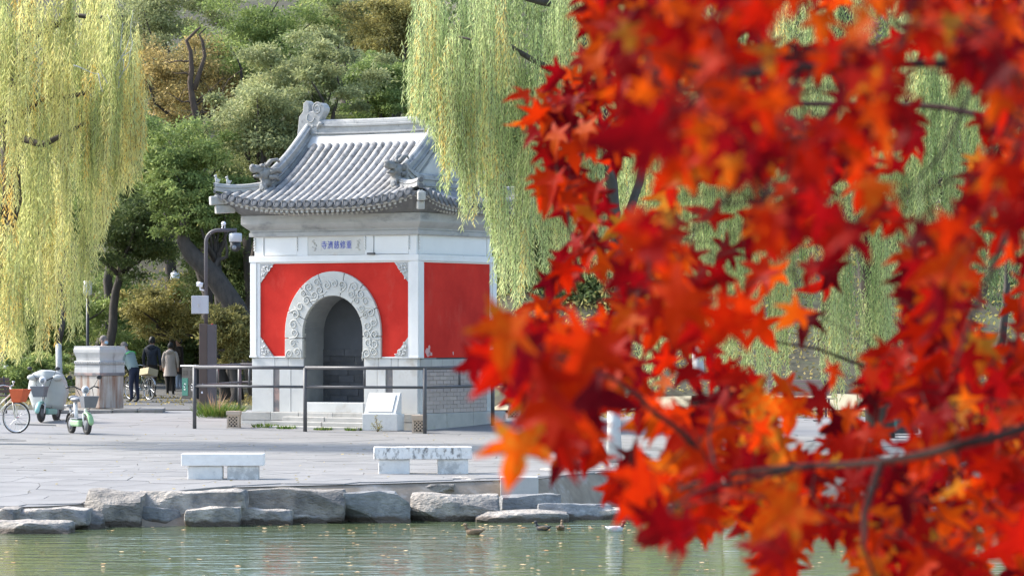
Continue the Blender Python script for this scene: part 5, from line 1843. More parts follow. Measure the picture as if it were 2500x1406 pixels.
TREES = [
    ("tree", 110, 330, 230, 260, 112, 'lf_dark', "dark green tree showing through gaps of the yellow willow", 0),
    ("tree", 415, 50, 200, 120, 121, 'lf_sage', "grey-green tree along the top edge beside the yellow willow", 0),
    ("tree", 470, 200, 150, 130, 116, 'lf_gold', "golden brown leafed tree around the bare twisted trunk", 1.2),
    ("pine_tree", 640, 80, 170, 130, 117, 'lf_green', "blue-green pine along the top edge left of the ridge finial", 0),
    ("tree", 840, 40, 150, 100, 124, 'lf_sage', "pale sage tree at the top edge above the roof ridge", 0),
    ("tree", 770, 190, 190, 105, 102, 'lf_sage', "feathery sage green tree directly above the left ridge finial", 1.5),
    ("tree", 640, 310, 130, 120, 100, 'lf_sage', "soft green tree touching the left descending ridge of the roof", 0),
    ("tree", 960, 60, 110, 110, 116, 'lf_olive', "brownish olive conifer at the top edge left of the green willow", 0),
    ("tree", 920, 230, 150, 90, 106, 'lf_green', "green tree just above the roof ridge left of the green willow", 0),
    ("tree", 430, 400, 160, 110, 99, 'lf_green', "fresh green tree left of the upturned roof corner", 1.6),
    ("tree", 330, 560, 160, 130, 103, 'lf_dark', "dark green tree right of the yellow willow at mid height", -1.6),
    ("tree", 510, 520, 130, 90, 98.5, 'lf_green', "green tree above the camera pole's curved arm", .9),
    ("tree", 560, 660, 120, 120, 105, 'lf_dark', "dark tree behind the camera dome left of the gate", 0),
    ("shrub", 420, 760, 150, 90, 109, 'lf_olive', "yellow-olive shrub behind the walking people", 0),
    ("shrub", 290, 770, 130, 100, 112, 'lf_green', "green shrub behind the carved pedestal", 0),
    ("shrub", 572, 815, 70, 70, 95, 'lf_olive', "yellow-green shrub between camera pole and gate wall", 0),
    ("shrub", 110, 800, 180, 110, 104, 'lf_green', "green shrubbery below the yellow willow at left", 0),
    ("shrub", 60, 920, 120, 70, 99, 'lf_green', "low green shrub behind the cream bicycle", 0),
    ("tree", 1280, 350, 170, 200, 98, 'lf_dark', "dark tree behind the green willow right of the roof", 0),
    ("shrub", 1280, 640, 110, 120, 96, 'lf_dark', "dark shrub right of the gate's side wall", 0),
    ("tree", 1520, 180, 240, 260, 108, 'lf_green', "green tree behind the upper left maple leaves", 0),
    ("tree", 1800, 330, 260, 260, 104, 'lf_dark', "dark green tree behind the middle of the maple", 0),
    ("tree", 2100, 200, 260, 260, 112, 'lf_green', "green tree behind the upper right maple leaves", 0),
    ("tree", 2400, 350, 240, 280, 100, 'lf_dark', "dark tree behind the right edge of the maple", 0),
    ("shrub", 2350, 760, 240, 160, 96, 'lf_dark', "dark shrubbery at right behind the maple, mid height", 0),
    ("shrub", 1850, 760, 280, 180, 97, 'lf_green', "green shrubbery behind the hanging willow curtain", 0),
    ("tree", 580, 420, 110, 110, 104, 'lf_dark', "dark tree directly behind the upturned left roof corner", 1.0),
    ("tree", 310, 420, 110, 120, 107, 'lf_dark', "dark tree just right of the yellow willow above the lantern", -1.2),
    ("tree", 560, 200, 100, 110, 122, 'lf_dark', "dark tree between the golden tree and the pale feathery one", 0),
    ("shrub", 480, 830, 120, 70, 115.5, 'lf_dark', "dark shrub in the shade behind the walking people", 0),
    ("shrub", 350, 850, 120, 70, 115.0, 'lf_dark', "dark shrub at the end of the path behind the navy jacket", 0),
    ("shrub", 1480, 760, 180, 170, 94, 'lf_dark', "dark shrubbery between the gate and the hanging willow", 0),
]
for i, t in enumerate(TREES):
    nm, px, py, rx, ry, Y, mt, lab, ln = t
    sh = nm == "shrub"
    far = px > 1400
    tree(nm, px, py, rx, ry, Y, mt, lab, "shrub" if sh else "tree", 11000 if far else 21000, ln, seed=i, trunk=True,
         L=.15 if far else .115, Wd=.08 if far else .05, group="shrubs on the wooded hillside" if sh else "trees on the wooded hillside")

# leaning old tree behind the camera pole
b0 = HG(625, 98); e = empty("leaning_tree", b0); tag(e, "old dark tree trunk leaning left behind the camera pole", "tree")
mb = MB(); P = lambda x, y, Y=98: PX(x, y, Y) - b0
mb.tube([P(640, 960), P(612, 830), P(570, 745), P(520, 672), P(468, 622), P(448, 590), P(452, 540), P(462, 500)], [.40, .36, .32, .29, .26, .20, .15, .10], 10); mb.build("trunk", M['bark'], e, True)
mb = MB()
for q in ((448, 590, 400, 520), (520, 672, 560, 560), (462, 500, 430, 430), (462, 500, 510, 440)): limb(mb, P(q[0], q[1]), P(q[2], q[3]), .10, .02, 6, .2, q[2], 6)
mb.build("limbs", M['bark'], e, True)
me, _ = crown_mesh(P(480, 480), (1.3, 1.2, .9), 7000, 'lf_green', 77, .11, .05); inst("crown", me, e)
# bare twisted tree
b0 = HG(492, 113.0); e = empty("bare_tree", b0); tag(e, "twisted bare tree trunk with broken top among golden leaves", "tree")
P = lambda x, y, Y=113.0: PX(x, y, Y) - b0
mb = MB(); mb.tube([P(500, 900), P(494, 600), P(490, 370), P(486, 330), P(478, 280), P(470, 245), P(464, 200), P(468, 170), P(465, 125), P(455, 100), P(470, 85), P(490, 66)], [.16, .15, .13, .12, .12, .11, .095, .085, .07, .06, .05, .03], 9)
mb.build("trunk", M['bark_warm'], e, True)
mb = MB(); mb.tube([P(474, 220), P(482, 195), P(490, 170), P(500, 138), P(494, 100), P(486, 85), P(504, 68)], [.09, .085, .07, .06, .05, .035, .02], 8)
for (x0, y0, x1, y1) in ((464, 250, 412, 228), (478, 270, 440, 292), (468, 190, 420, 175), (476, 262, 545, 190), (480, 250, 600, 165), (486, 300, 530, 240), (464, 150, 400, 150)):
    pts = limb(mb, P(x0, y0), P(x1, y1), .035, .008, 7, .25, x1, 5)
    for q in range(3): limb(mb, pts[2 + q], pts[2 + q] + Vector((rnd.uniform(-.5, .5), 0, rnd.uniform(-.1, .6))), .012, .004, 4, .3, q + x0, 4)
mb.build("limbs", M['bark_warm'], e, True)
# whitewashed trunks further back
for (px, yt, yb, Y, w, lab) in ((143, 838, 935, 97, 16, "whitewashed tree trunk behind the scooters, left of the pedestal"), (1703, 840, 950, 86, 30, "whitewashed tree trunk seen through the maple leaves right of centre"),
                                (2440, 860, 960, 88, 26, "whitewashed tree trunk near the right edge behind the maple"), (15, 880, 930, 99, 14, "whitewashed tree trunk at left edge behind the dark bench")):
    b0 = HG(px, Y) if Y > 88 else GP(px, Y); s_ = FPX / Y
    e = empty("limewashed_tree", b0); tag(e, lab, "tree", "trees with whitewashed trunks")
    zt = CAMZ - (yt - HOR) / s_ - b0.z
    mb = MB(); mb.tube([(0, 0, -.2), (.02, 0, zt * .5), (.0, 0, zt)], [w / s_ / 2 * 1.2, w / s_ / 2, w / s_ / 2 * .95], 10); mb.build("whitewashed_trunk", M['lime'], e, True)
    mb = MB(); limb(mb, (0, 0, zt), (.3, .1, zt + 3.5), w / s_ / 2 * .93, .05, 8, .1, px, 9); mb.build("upper_trunk", M['bark'], e, True)
    me, _ = crown_mesh((.3, .2, zt + 4), (1.6, 1.4, 1.6), 6000, 'lf_green', px, .13, .06); inst("crown", me, e)

# undergrowth: one mass of low leaves along the foot of the slope
g = np.random.default_rng(5)
n = 26000
X = g.uniform(-17, 14, n); Yv = np.where(X < -4.5, g.uniform(113, 128, n), g.uniform(86, 118, n))
clx = np.array([[noise.noise(Vector((x * .6, y * .35, 3.1))) for x, y in zip(X, Yv)]]).ravel()
keep = clx > -.12
X, Yv, clx = X[keep], Yv[keep], clx[keep]
Z = np.array([hill(x, y) for x, y in zip(X, Yv)]) + g.random(len(X)) ** 1.5 * (.35 + .9 * np.clip(clx + .1, 0, 1))
V = leaf_quads(np.stack([X, Yv, Z], 1), norm(g.normal(size=(len(X), 3)) + np.array([0, -.3, .4])), .16, .075)
tag(inst("undergrowth", fast_mesh("undergrowth", V, 4, M['lf_olive'], np.clip(.35 + .5 * clx + g.normal(size=len(X)) * .2, 0, 1))), "mass of low olive undergrowth on the slope", kind='stuff')
# far wood closing the hillside behind and beside the nearer trees
g = np.random.default_rng(61)
nc = 640
CX = g.uniform(-34, 34, nc); CY = g.uniform(119, 158, nc)
side_ = np.abs(CX + 1) > 15
CY[side_ & (g.random(nc) < .5)] -= 22
CZ = np.array([hill(x, y) for x, y in zip(CX, CY)]) + g.uniform(.4, 5.5, nc)
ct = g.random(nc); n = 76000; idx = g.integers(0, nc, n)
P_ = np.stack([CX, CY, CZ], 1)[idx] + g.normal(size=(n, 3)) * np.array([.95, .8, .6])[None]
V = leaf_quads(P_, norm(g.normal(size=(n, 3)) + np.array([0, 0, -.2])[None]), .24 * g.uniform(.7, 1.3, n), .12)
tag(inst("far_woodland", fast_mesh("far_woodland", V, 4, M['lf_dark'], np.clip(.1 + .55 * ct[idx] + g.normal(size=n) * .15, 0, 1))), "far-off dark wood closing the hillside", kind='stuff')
# fallen leaves on the slope
n = 16000
X = g.uniform(-14, 12, n); Yv = np.where(X < -3.5, g.uniform(92, 112, n), g.uniform(79, 104, n))
Z = np.array([max(hill(x, y), gz(x, y)) if y > 84 else gz(x, y) for x, y in zip(X, Yv)]) + .02
keepm = ~((X > -11.8) & (X < -8.3) & (g.random(n) < .85)) & ~((Yv < 84) & (X < .2))
V = leaf_quads(np.stack([X, Yv, Z], 1)[keepm], norm(np.stack([g.normal(size=n), g.normal(size=n), np.abs(g.normal(size=n)) * .4], 1))[keepm], .10, .06)
tag(inst("fallen_leaves", fast_mesh("fallen_leaves", V, 4, M['lf_gold'], g.random(keepm.sum()) * .7)), "brown fallen leaves on the slope", kind='stuff')


# ---- willows
def strand_leaves(starts, lens, tints, rng, step=.026, L=.095, Wd=.014, sway=.10):
    Ps, Ds, Ts, Rb_ = [], [], [], []
    for p0, ln, tt in zip(starts, lens, tints):
        m_ = max(4, int(ln / step))
        s = np.linspace(0, 1, m_)
        a1, a2 = rng.normal(size=2) * sway * ln * 1.1
        f1, ph = rng.uniform(.6, 1.6), rng.uniform(0, 6.28)
        x = p0[0] + a1 * s ** 1.3 * .35 + .025 * np.sin(f1 * 4 * s * ln + ph)
        y = p0[1] + a2 * s ** 1.3 * .35 + .025 * np.cos(f1 * 4 * s * ln + ph)
        z = p0[2] - s * ln
        c = np.stack([x, y, z], 1)
        ang = np.arange(m_) * 2.4 + ph
        sp_ = rng.uniform(.35, .75, m_)
        d = np.stack([np.cos(ang) * sp_, np.sin(ang) * sp_, -np.ones(m_) + rng.normal(size=m_) * .25], 1)
        Ps.append(c + rng.normal(size=(m_, 3)) * .006); Ds.append(d)
        Ts.append(np.clip(tt + rng.normal(size=m_) * .13, 0, 1))
        k = max(2, int(ln / .35)) + 1
        sel = np.linspace(0, m_ - 1, k).astype(int)
        q = c[sel]
        w = np.array([.0028, 0, 0])
        for a, b_ in zip(q[:-1], q[1:]): Rb_.append(np.stack([a - w, a + w, b_ + w, b_ - w]))
    P_ = np.concatenate(Ps); D_ = norm(np.concatenate(Ds)); T_ = np.concatenate(Ts)
    V = leaf_quads(P_, D_, L * rng.uniform(.65, 1.25, len(P_)), Wd * rng.uniform(.8, 1.2, len(P_)))
    return V, T_, np.concatenate(Rb_)


def willow(name, lab, base, trunk_path, trunk_r, boughs, region, nclump, per, Yr, mt, seed, lens, L=.10, Wd=.016, lime=False, tbase=.4):
    """region: function px -> (top y, bottom y) of the hanging curtain in the view"""
    rng = np.random.default_rng(seed)
    e = empty(name, base); tag(e, lab, "willow", "weeping willows")
    mb = MB(); mb.tube([Vector(p_) - base for p_ in trunk_path], trunk_r, 12)
    mb.build("trunk", M['bark'], e, True)
    mb = MB()
    for bq in boughs:
        pts = [Vector(p_) - base for p_ in bq]
        fine = []
        for a, b_ in zip(pts[:-1], pts[1:]):
            for q in range(4): fine.append(a.lerp(b_, q / 4) + noise.noise_vector(a.lerp(b_, q / 4) * 1.7) * .06)
        fine.append(pts[-1])
        mb = MB(); mb.tube(fine, list(np.linspace(.085, .018, len(fine))), 7)
        mb.build("bough", M['bark'], e, True)
    st, ln, tn = [], [], []
    x0, x1, rf = region
    for c in range(nclump):
        cx = rng.uniform(x0, x1); Y = rng.uniform(*Yr); s_ = FPX / Y
        tp, bt = rf(cx)
        if bt - tp < 40: continue
        cy = tp + (bt - tp) * rng.random() ** 1.15 * .80
        ct = np.clip(tbase + rng.normal() * .20, .0, .92)
        if rng.random() < .03: ct = .93
        cl_ = rng.uniform(*lens)
        for k in range(int(per * rng.uniform(.6, 1.4))):
            px = cx + rng.normal() * 11; py = cy + rng.normal() * 34
            lim = rf(px)[1]
            mx = (lim + rng.normal() * 16 - py) / s_
            l_ = min(cl_ * rng.uniform(.55, 1.15), mx)
            if l_ < .18: continue
            p_ = PX(px, py, Y + rng.normal() * .12)
            st.append((p_.x - base.x, p_.y - base.y, p_.z - base.z)); ln.append(l_); tn.append(ct + rng.normal() * .06)
    V, T_, Rbn = strand_leaves(st, ln, tn, rng, L=L, Wd=Wd)
    inst("crown", fast_mesh("crown", V, 4, M[mt], T_), e)
    tag(inst("twigs", fast_mesh("twigs", Rbn.reshape(-1, 3), 4, M['bark_warm']), e), kind='stuff')
    return e


def interp_region(xs_, top, bot):
    return lambda x: (float(np.interp(x, xs_, top)), float(np.interp(x, xs_, bot)))


# left, yellow willow
LY = 66
b0 = GP(-70, LY)
rf = interp_region([-60, 0, 60, 130, 200, 235, 262, 285, 320, 345, 356], [-60, -60, -60, -60, -60, -60, -60, -40, 60, 160, 240], [900, 880, 865, 840, 790, 690, 560, 470, 430, 400, 300])
willow("yellow_willow", "yellow weeping willow hanging down the left side of the picture", b0,
       [b0 - Vector((0, 0, .2)), PX(-55, 800, LY), PX(-20, 620, LY), PX(12, 540, LY), PX(30, 490, LY), PX(20, 300, LY), PX(60, 100, LY), PX(90, -150, LY)], [.34, .30, .26, .22, .19, .16, .13, .10],
       [[PX(30, 490, LY), PX(22, 560, LY - .4), PX(8, 650, LY - .6)], [PX(20, 300, LY), PX(110, 245, LY), PX(200, 232, LY - .5), PX(280, 200, LY - .6)], [PX(60, 100, LY), PX(180, 40, LY), PX(300, 40, LY - .5)],
        [PX(20, 330, LY), PX(110, 350, LY - .5), PX(170, 320, LY - .7), PX(250, 290, LY - .7)], [PX(30, 200, LY), PX(-80, 100, LY)]],
       (-50, 352, rf), 150, 9, (63.5, 68.5), 'willow_y', 21, (1.0, 2.4), L=.14, Wd=.021, tbase=.56)
mb = MB()
for (x0, y0, x1, y1) in ((290, 215, 262, 35), (290, 215, 325, 32), (292, 180, 300, 55), (290, 205, 325, 100), (262, 205, 245, 170), (285, 150, 268, 60), (295, 140, 318, 90), (280, 210, 290, 215), (180, 160, 240, 180), (240, 180, 250, 225)):
    limb(mb, PX(x0, y0, LY - 2.4) - b0, PX(x1, y1, LY - 2.5) - b0, .012, .004, 9, .22, x1 * .37, 5)
tag(mb.build("bare_twigs", M['lime'], bpy.data.objects["yellow_willow"], True), kind='stuff')
# centre, green willow in front of the roof
CY = 58
b0 = GP(1502, 56.5)
rf = interp_region([1003, 1012, 1035, 1060, 1075, 1092, 1110, 1128, 1150, 1168, 1180, 1198, 1222, 1245, 1262, 1285, 1310, 1350, 1400, 1480],
                   [-60] * 20, [255, 285, 280, 330, 380, 470, 380, 520, 555, 490, 380, 600, 690, 790, 780, 700, 690, 640, 640, 700])
willow("green_willow", "green weeping willow hanging over the right end of the gate roof", b0,
       [b0 - Vector((0, 0, .2)), PX(1498, 1000, 56.5), PX(1515, 700, 57), PX(1480, 300, 57.5), PX(1400, 20, 58), PX(1330, -200, 58)], [.12, .10, .10, .10, .10, .08],
       [[PX(1480, 300, 57.5), PX(1380, 180, 58), PX(1240, 110, 58.3), PX(1120, 90, 58.5)], [PX(1400, 20, 58), PX(1250, -20, 58), PX(1100, -40, 58)], [PX(1515, 600, 57), PX(1600, 300, 58), PX(1650, 100, 58)]],
       (1008, 1470, rf), 185, 10, (56.2, 61.0), 'willow_g', 33, (.9, 2.0), L=.12, Wd=.016, tbase=.56)
mb = MB(); mb.tube([PX(1500, 1128, 56.48), PX(1499, 1060, 56.48), PX(1498, 1002, 56.5)], [.135, .115, .108], 12); lw = bpy.data.objects["green_willow"]
mb.v = [(v[0] - b0.x, v[1] - b0.y, v[2] - b0.z) for v in mb.v]; mb.build("limewash_band", M['lime'], lw, True)
# right, long curtain behind the maple
RY = 66
b0 = GP(2150, 70)
rf = interp_region([1440, 1540, 1560, 1600, 1640, 1700, 1780, 1900, 2050, 2150, 2250, 2350, 2520], [-60] * 13, [600, 760, 1000, 980, 860, 850, 940, 985, 990, 930, 820, 700, 760])
willow("curtain_willow", "tall weeping willow forming the green curtain behind the maple leaves", b0,
       [b0 - Vector((0, 0, .2)), PX(2140, 800, 70), PX(2100, 400, 69), PX(2050, 0, 68), PX(2000, -300, 68)], [.30, .27, .24, .20, .15],
       [[PX(2100, 400, 69), PX(1900, 250, 67), PX(1700, 220, 66)], [PX(2050, 0, 68), PX(1800, -40, 67), PX(1550, -20, 66)], [PX(2100, 300, 69), PX(2300, 200, 68), PX(2480, 220, 67)]],
       (1450, 2510, rf), 300, 9, (62, 70), 'willow_g', 45, (1.0, 2.6), L=.125, Wd=.022, tbase=.42)


# ---- grass and weeds
def tuft(name, loc, n, h, spread, mt, lab, seed, cat="grass", wid=.014, parent=None):
    g = np.random.default_rng(seed)
    a = g.uniform(0, 2 * PI, n); r_ = g.random(n) ** .6 * spread
    P_ = np.stack([np.cos(a) * r_ * .5, np.sin(a) * r_ * .5, np.zeros(n)], 1)
    Dv = norm(np.stack([np.cos(a) * g.uniform(.1, 1.2, n), np.sin(a) * g.uniform(.1, 1.2, n), np.ones(n)], 1))
    V = leaf_quads(P_, Dv, h * g.uniform(.5, 1.1, n), wid)
    o = inst(name, fast_mesh(name, V, 4, M[mt], g.random(n)), None, loc)
    return tag(o, lab, cat)


q = GP(535, 79.5); q.z = gz(q.x, q.y)
tuft("grass_tuft", q, 900, .42, .95, 'grass', "wide tuft of green grass at the foot of the camera pole", 1)
tuft("dry_grass", q + Vector((-.10, .1, 0)), 34, .75, .14, 'drygrass', "dry reddish grass stalks standing in the green tuft", 2, wid=.02)
q = GP(1300, 80); tuft("grass_tuft", q, 350, .34, .6, 'grass', "grass tuft beside the rear garden lamp, right of the gate", 3)
for k, (px, Y, w, lab) in enumerate(((650, 75.0, .55, "patch of weeds at left end of the lowest gate step"), (700, 74.5, .4, "small weeds in front of the lowest gate step by the middle railing post"), (790, 73.95, .35, "weeds in front of the lowest gate step right of the middle post"),
                                     (862, 73.75, .30, "small weeds beside the left foot of the white sign stone"))):
    tuft("weeds", GP(px, Y), 160, .12, w, 'grass', lab, 10 + k, "weeds", .03)
q = GP(922, 73.25)
e = empty("weed_plant", q); tag(e, "thin straggly weed growing in front of the white sign stone", "weed")
mb = MB(); tips = []
for k in range(11):
    a = rnd.uniform(0, 2 * PI); t_ = Vector((math.cos(a) * rnd.uniform(.04, .16), math.sin(a) * .06, rnd.uniform(.10, .36)))
    mb.tube([(0, 0, 0), (t_ * .5) + Vector((0, 0, .03)), t_], [.004, .003, .002], 4); tips += [t_, t_ * .75, t_ * .55]
mb.build("stems", M['bark_warm'], e)
g = np.random.default_rng(8); PT = np.repeat(np.array([list(t) for t in tips]), 4, 0) + g.normal(size=(len(tips) * 4, 3)) * .018
inst("leaves", fast_mesh("leaves", leaf_quads(PT, norm(g.normal(size=PT.shape)), .035, .02), 4, M['lf_olive'], g.random(len(PT))), e)

# ---- leaves floating on the pond
g = np.random.default_rng(9)
n = 330
Yv = np.where(g.random(n) < .45, 47.2 - np.abs(g.normal(size=n)) * 1.1, g.uniform(36, 47.2, n)); X = np.where(g.random(n) < .5, g.choice(g.uniform(-7, 7, 16), n) + g.normal(size=n) * .35, g.uniform(-7.2, 7.2, n) * (Yv / 47))
P_ = np.stack([X, Yv, np.full(n, -.497)], 1); a = g.uniform(0, 2 * PI, n)
Lf = g.uniform(.035, .085, n)[:, None]; Wf = g.uniform(.02, .045, n)[:, None]
Dv = np.stack([np.cos(a), np.sin(a), np.zeros(n)], 1); Sv = np.stack([-np.sin(a), np.cos(a), np.zeros(n)], 1); up = np.array([0, 0, 1])[None]
V = np.stack([P_, P_ + Dv * Lf * .45 + Sv * Wf + up * .004, P_ + Dv * Lf + up * g.uniform(0, .008, n)[:, None], P_ + Dv * Lf * .45 - Sv * Wf + up * .002], 1).reshape(-1, 3)
tag(inst("floating_leaves", fast_mesh("floating_leaves", V, 4, M['float'], g.random(n))), "scattered dry leaves floating on the pond", kind='stuff')

g = np.random.default_rng(12)
n = 260
Yv = g.uniform(47.5, 78, n); X = g.uniform(-8.4, 3.5, n) * (Yv / 60)
okm = np.array([y > edgeY(x) + .1 for x, y in zip(X, Yv)]); X, Yv = X[okm], Yv[okm]; n = len(X)
P_ = np.stack([X, Yv, np.array([gz(x, y) + .008 for x, y in zip(X, Yv)])], 1); a = g.uniform(0, 2 * PI, n)
Lf = g.uniform(.04, .09, n)[:, None]; Wf = g.uniform(.012, .03, n)[:, None]
Dv = np.stack([np.cos(a), np.sin(a), np.zeros(n)], 1); Sv = np.stack([-np.sin(a), np.cos(a), np.zeros(n)], 1); up = np.array([0, 0, 1])[None]
V = np.stack([P_, P_ + Dv * Lf * .45 + Sv * Wf + up * .012, P_ + Dv * Lf + up * g.uniform(0, .02, n)[:, None], P_ + Dv * Lf * .45 - Sv * Wf + up * .006], 1).reshape(-1, 3)
tag(inst("plaza_leaves", fast_mesh("plaza_leaves", V, 4, M['lf_gold'], g.random(n) * .8)), "few dry leaves scattered on the plaza paving", kind='stuff')

# ------------------------------------------------------------------ the red maple in the foreground
tb = Vector((1.75, 6.2, .45))
maple = empty("maple_tree", tb)
tag(maple, "red maple tree with blurred scarlet leaves filling the right foreground", "maple")


def MPt(px, py, Y): return PX(px, py, Y) - tb


mb = MB(); mb.tube([(0, 0, -.3), (.02, 0, .6), (-.04, .05, 1.5), (0, .1, 2.4), (.05, .1, 3.6)], [.13, .11, .09, .07, .04], 12); mb.build("trunk", M['twig'], maple, True)
BR = [
    ([(0, .05, 1.7), MPt(2900, 40, 6.0), MPt(2600, 110, 5.9), MPt(2400, 150, 5.8), MPt(2150, 166, 5.6), MPt(1950, 163, 5.5), MPt(1800, 182, 5.3), MPt(1650, 150, 5.2), MPt(1520, 60, 5.1)], .014),
    ([(-.03, .05, 1.3), MPt(2800, 980, 5.6), MPt(2600, 1010, 5.2), MPt(2350, 1085, 5.0), MPt(2150, 1120, 5.2), MPt(1990, 1140, 5.4), MPt(1750, 1160, 5.6), MPt(1660, 1195, 5.7)], .013),
    ([MPt(1760, 1158, 5.6), MPt(1690, 1085, 5.5), MPt(1600, 1005, 5.3), MPt(1520, 940, 5.0), MPt(1400, 880, 4.6), MPt(1280, 850, 4.4)], .008),
    ([(-.03, .05, 1.55), MPt(2700, 420, 5.4), MPt(2470, 540, 5.0), MPt(2400, 720, 4.8), MPt(2330, 900, 4.6)], .009),
    ([(0, .08, 1.6), MPt(2600, 900, 7.6), MPt(2300, 900, 8.4), MPt(2110, 890, 8.6), MPt(2000, 850, 8.6), MPt(1880, 828, 8.6)], .010),
    ([MPt(2150, 1120, 5.2), MPt(2110, 1250, 5.1), MPt(2105, 1330, 5.0), MPt(2140, 1420, 5.0)], .009),
    ([(0, .08, 1.9), MPt(2300, 260, 8.6), MPt(1900, 250, 9.2), MPt(1640, 215, 9.2), MPt(1500, 200, 9.2), MPt(1400, 192, 9.2)], .012),
    ([MPt(1640, 215, 9.2), MPt(1500, 300, 9.3), MPt(1380, 420, 9.3), MPt(1390, 560, 9.2), MPt(1420, 680, 9.2)], .008),
    ([MPt(1990, 1140, 5.4), MPt(1700, 1200, 5.0), MPt(1600, 1260, 4.8)], .006),
    ([MPt(1950, 163, 5.5), MPt(1850, 400, 5.2), MPt(1700, 560, 5.0), MPt(1560, 640, 4.9)], .0045),
    ([MPt(2400, 150, 5.8), MPt(2300, 380, 5.4), MPt(2150, 520, 5.2)], .0045),
    ([MPt(1760, 1158, 5.6), MPt(1735, 1080, 5.7), MPt(1740, 1000, 5.8)], .005),
]
anchors = []
for pts, r0 in BR:
    pts = [Vector(p_) for p_ in pts]
    fine = []
    for a, b_ in zip(pts[:-1], pts[1:]):
        for q in range(5): fine.append(a.lerp(b_, q / 5) + noise.noise_vector(a.lerp(b_, q / 5) * 6) * .008)
    fine.append(pts[-1])
    mb = MB(); mb.tube(fine, list(np.linspace(r0 * .72, r0 * .25, len(fine))), 8); mb.build("branch", M['twig'], maple, True)
    anchors += fine
AN = np.array([list(a) for a in anchors])


def maple_leaf(seed):
    """five-lobed pointed leaf, 1 unit wide, tip along +y, stalk end at the origin"""
    r = random.Random(seed)
    half = [(.0, .0), (.09, -.02), (.20, -.085), (.40, -.20), (.355, -.06), (.30, .05), (.235, .125), (.36, .17), (.46, .25), (.60, .41), (.45, .375), (.31, .335), (.155, .345), (.185, .46), (.165, .60), (.085, .76), (.0, .97)]
    half = [(x * r.uniform(.92, 1.08), y + r.uniform(-.015, .015)) for x, y in half]
    half[0] = (0, 0); half[-1] = (0, half[-1][1])
    out = half + [(-x * r.uniform(.93, 1.07), y) for x, y in reversed(half[1:-1])]
    fold, dr_, cu = r.uniform(.05, .7), r.uniform(.1, .8), r.uniform(-.5, .5)
    def zz(x, y): return fold * abs(x) * .8 - dr_ * ((y - .25) ** 2 + x * x) * .9 + cu * x * y
    vs = [(0, .27, zz(0, .27))] + [(x * .55, .27 + (y - .27) * .55, zz(x * .55, .27 + (y - .27) * .55)) for x, y in out] + [(x, y, zz(x, y)) for x, y in out]
    n = len(out)
    fs = []
    for i in range(n):
        j = (i + 1) % n
        fs.append((0, 1 + i, 1 + j)); fs.append((1 + i, 1 + n + i, 1 + n + j, 1 + j))
    mb = MB(); mb.add(vs, fs)
    return mb


LM = [maple_leaf(k) for k in range(14)]
LMo = [l.mesh("leaf", M['maple_o'], True) for l in LM]
# where the foliage is thick, thin and open, read off the tree: (x, y, radius, weight)
inside = [(1420, -40), (1450, 60), (1440, 150), (1330, 190), (1270, 230), (1258, 300), (1295, 380), (1300, 450), (1345, 520), (1330, 600), (1340, 720), (1240, 800), (1180, 810), (1175, 910), (1260, 980), (1300, 1060), (1330, 1120), (1480, 1150), (1500, 1210), (1560, 1290), (1640, 1350),
          (1720, 1280), (1830, 1290), (1860, 1420), (2560, 1420), (2560, -40)]
gaps = [(1760, 510, 70), (1720, 600, 60), (1800, 680, 70), (1830, 780, 110), (1960, 760, 150), (2090, 760, 110), (2130, 620, 60), (1960, 640, 60), (2000, 900, 90), (1900, 900, 60), (2060, 480, 45), (2230, 560, 70), (2280, 480, 70), (2440, 620, 70), (2440, 760, 70), (1960, 60, 55),
        (2050, 30, 50), (2000, 250, 60), (2300, 260, 80), (2250, 190, 50), (2130, 70, 45), (1580, 860, 30), (1610, 920, 45), (1700, 920, 50), (1560, 430, 45), (1570, 480, 35), (1420, 760, 35), (1370, 600, 30), (1500, 1010, 40), (1510, 1080, 40), (1690, 1370, 60), (1780, 1360, 50), (2020, 1380, 60), (2390, 1330, 40),
        (2330, 330, 40), (1890, 470, 40), (2190, 430, 40), (1450, 420, 25), (1480, 330, 25), (1680, 250, 30), (1960, 1060, 35), (2180, 1060, 45), (2000, 1000, 40), (1600, 1100, 30)]


def pip(x, y, poly):
    c = False
    n = len(poly)
    for i in range(n):
        x0, y0 = poly[i]; x1, y1 = poly[i - 1]
        if (y0 > y) != (y1 > y) and x < (x1 - x0) * (y - y0) / (y1 - y0) + x0: c = not c
    return c


r = random.Random(19)
spots = []
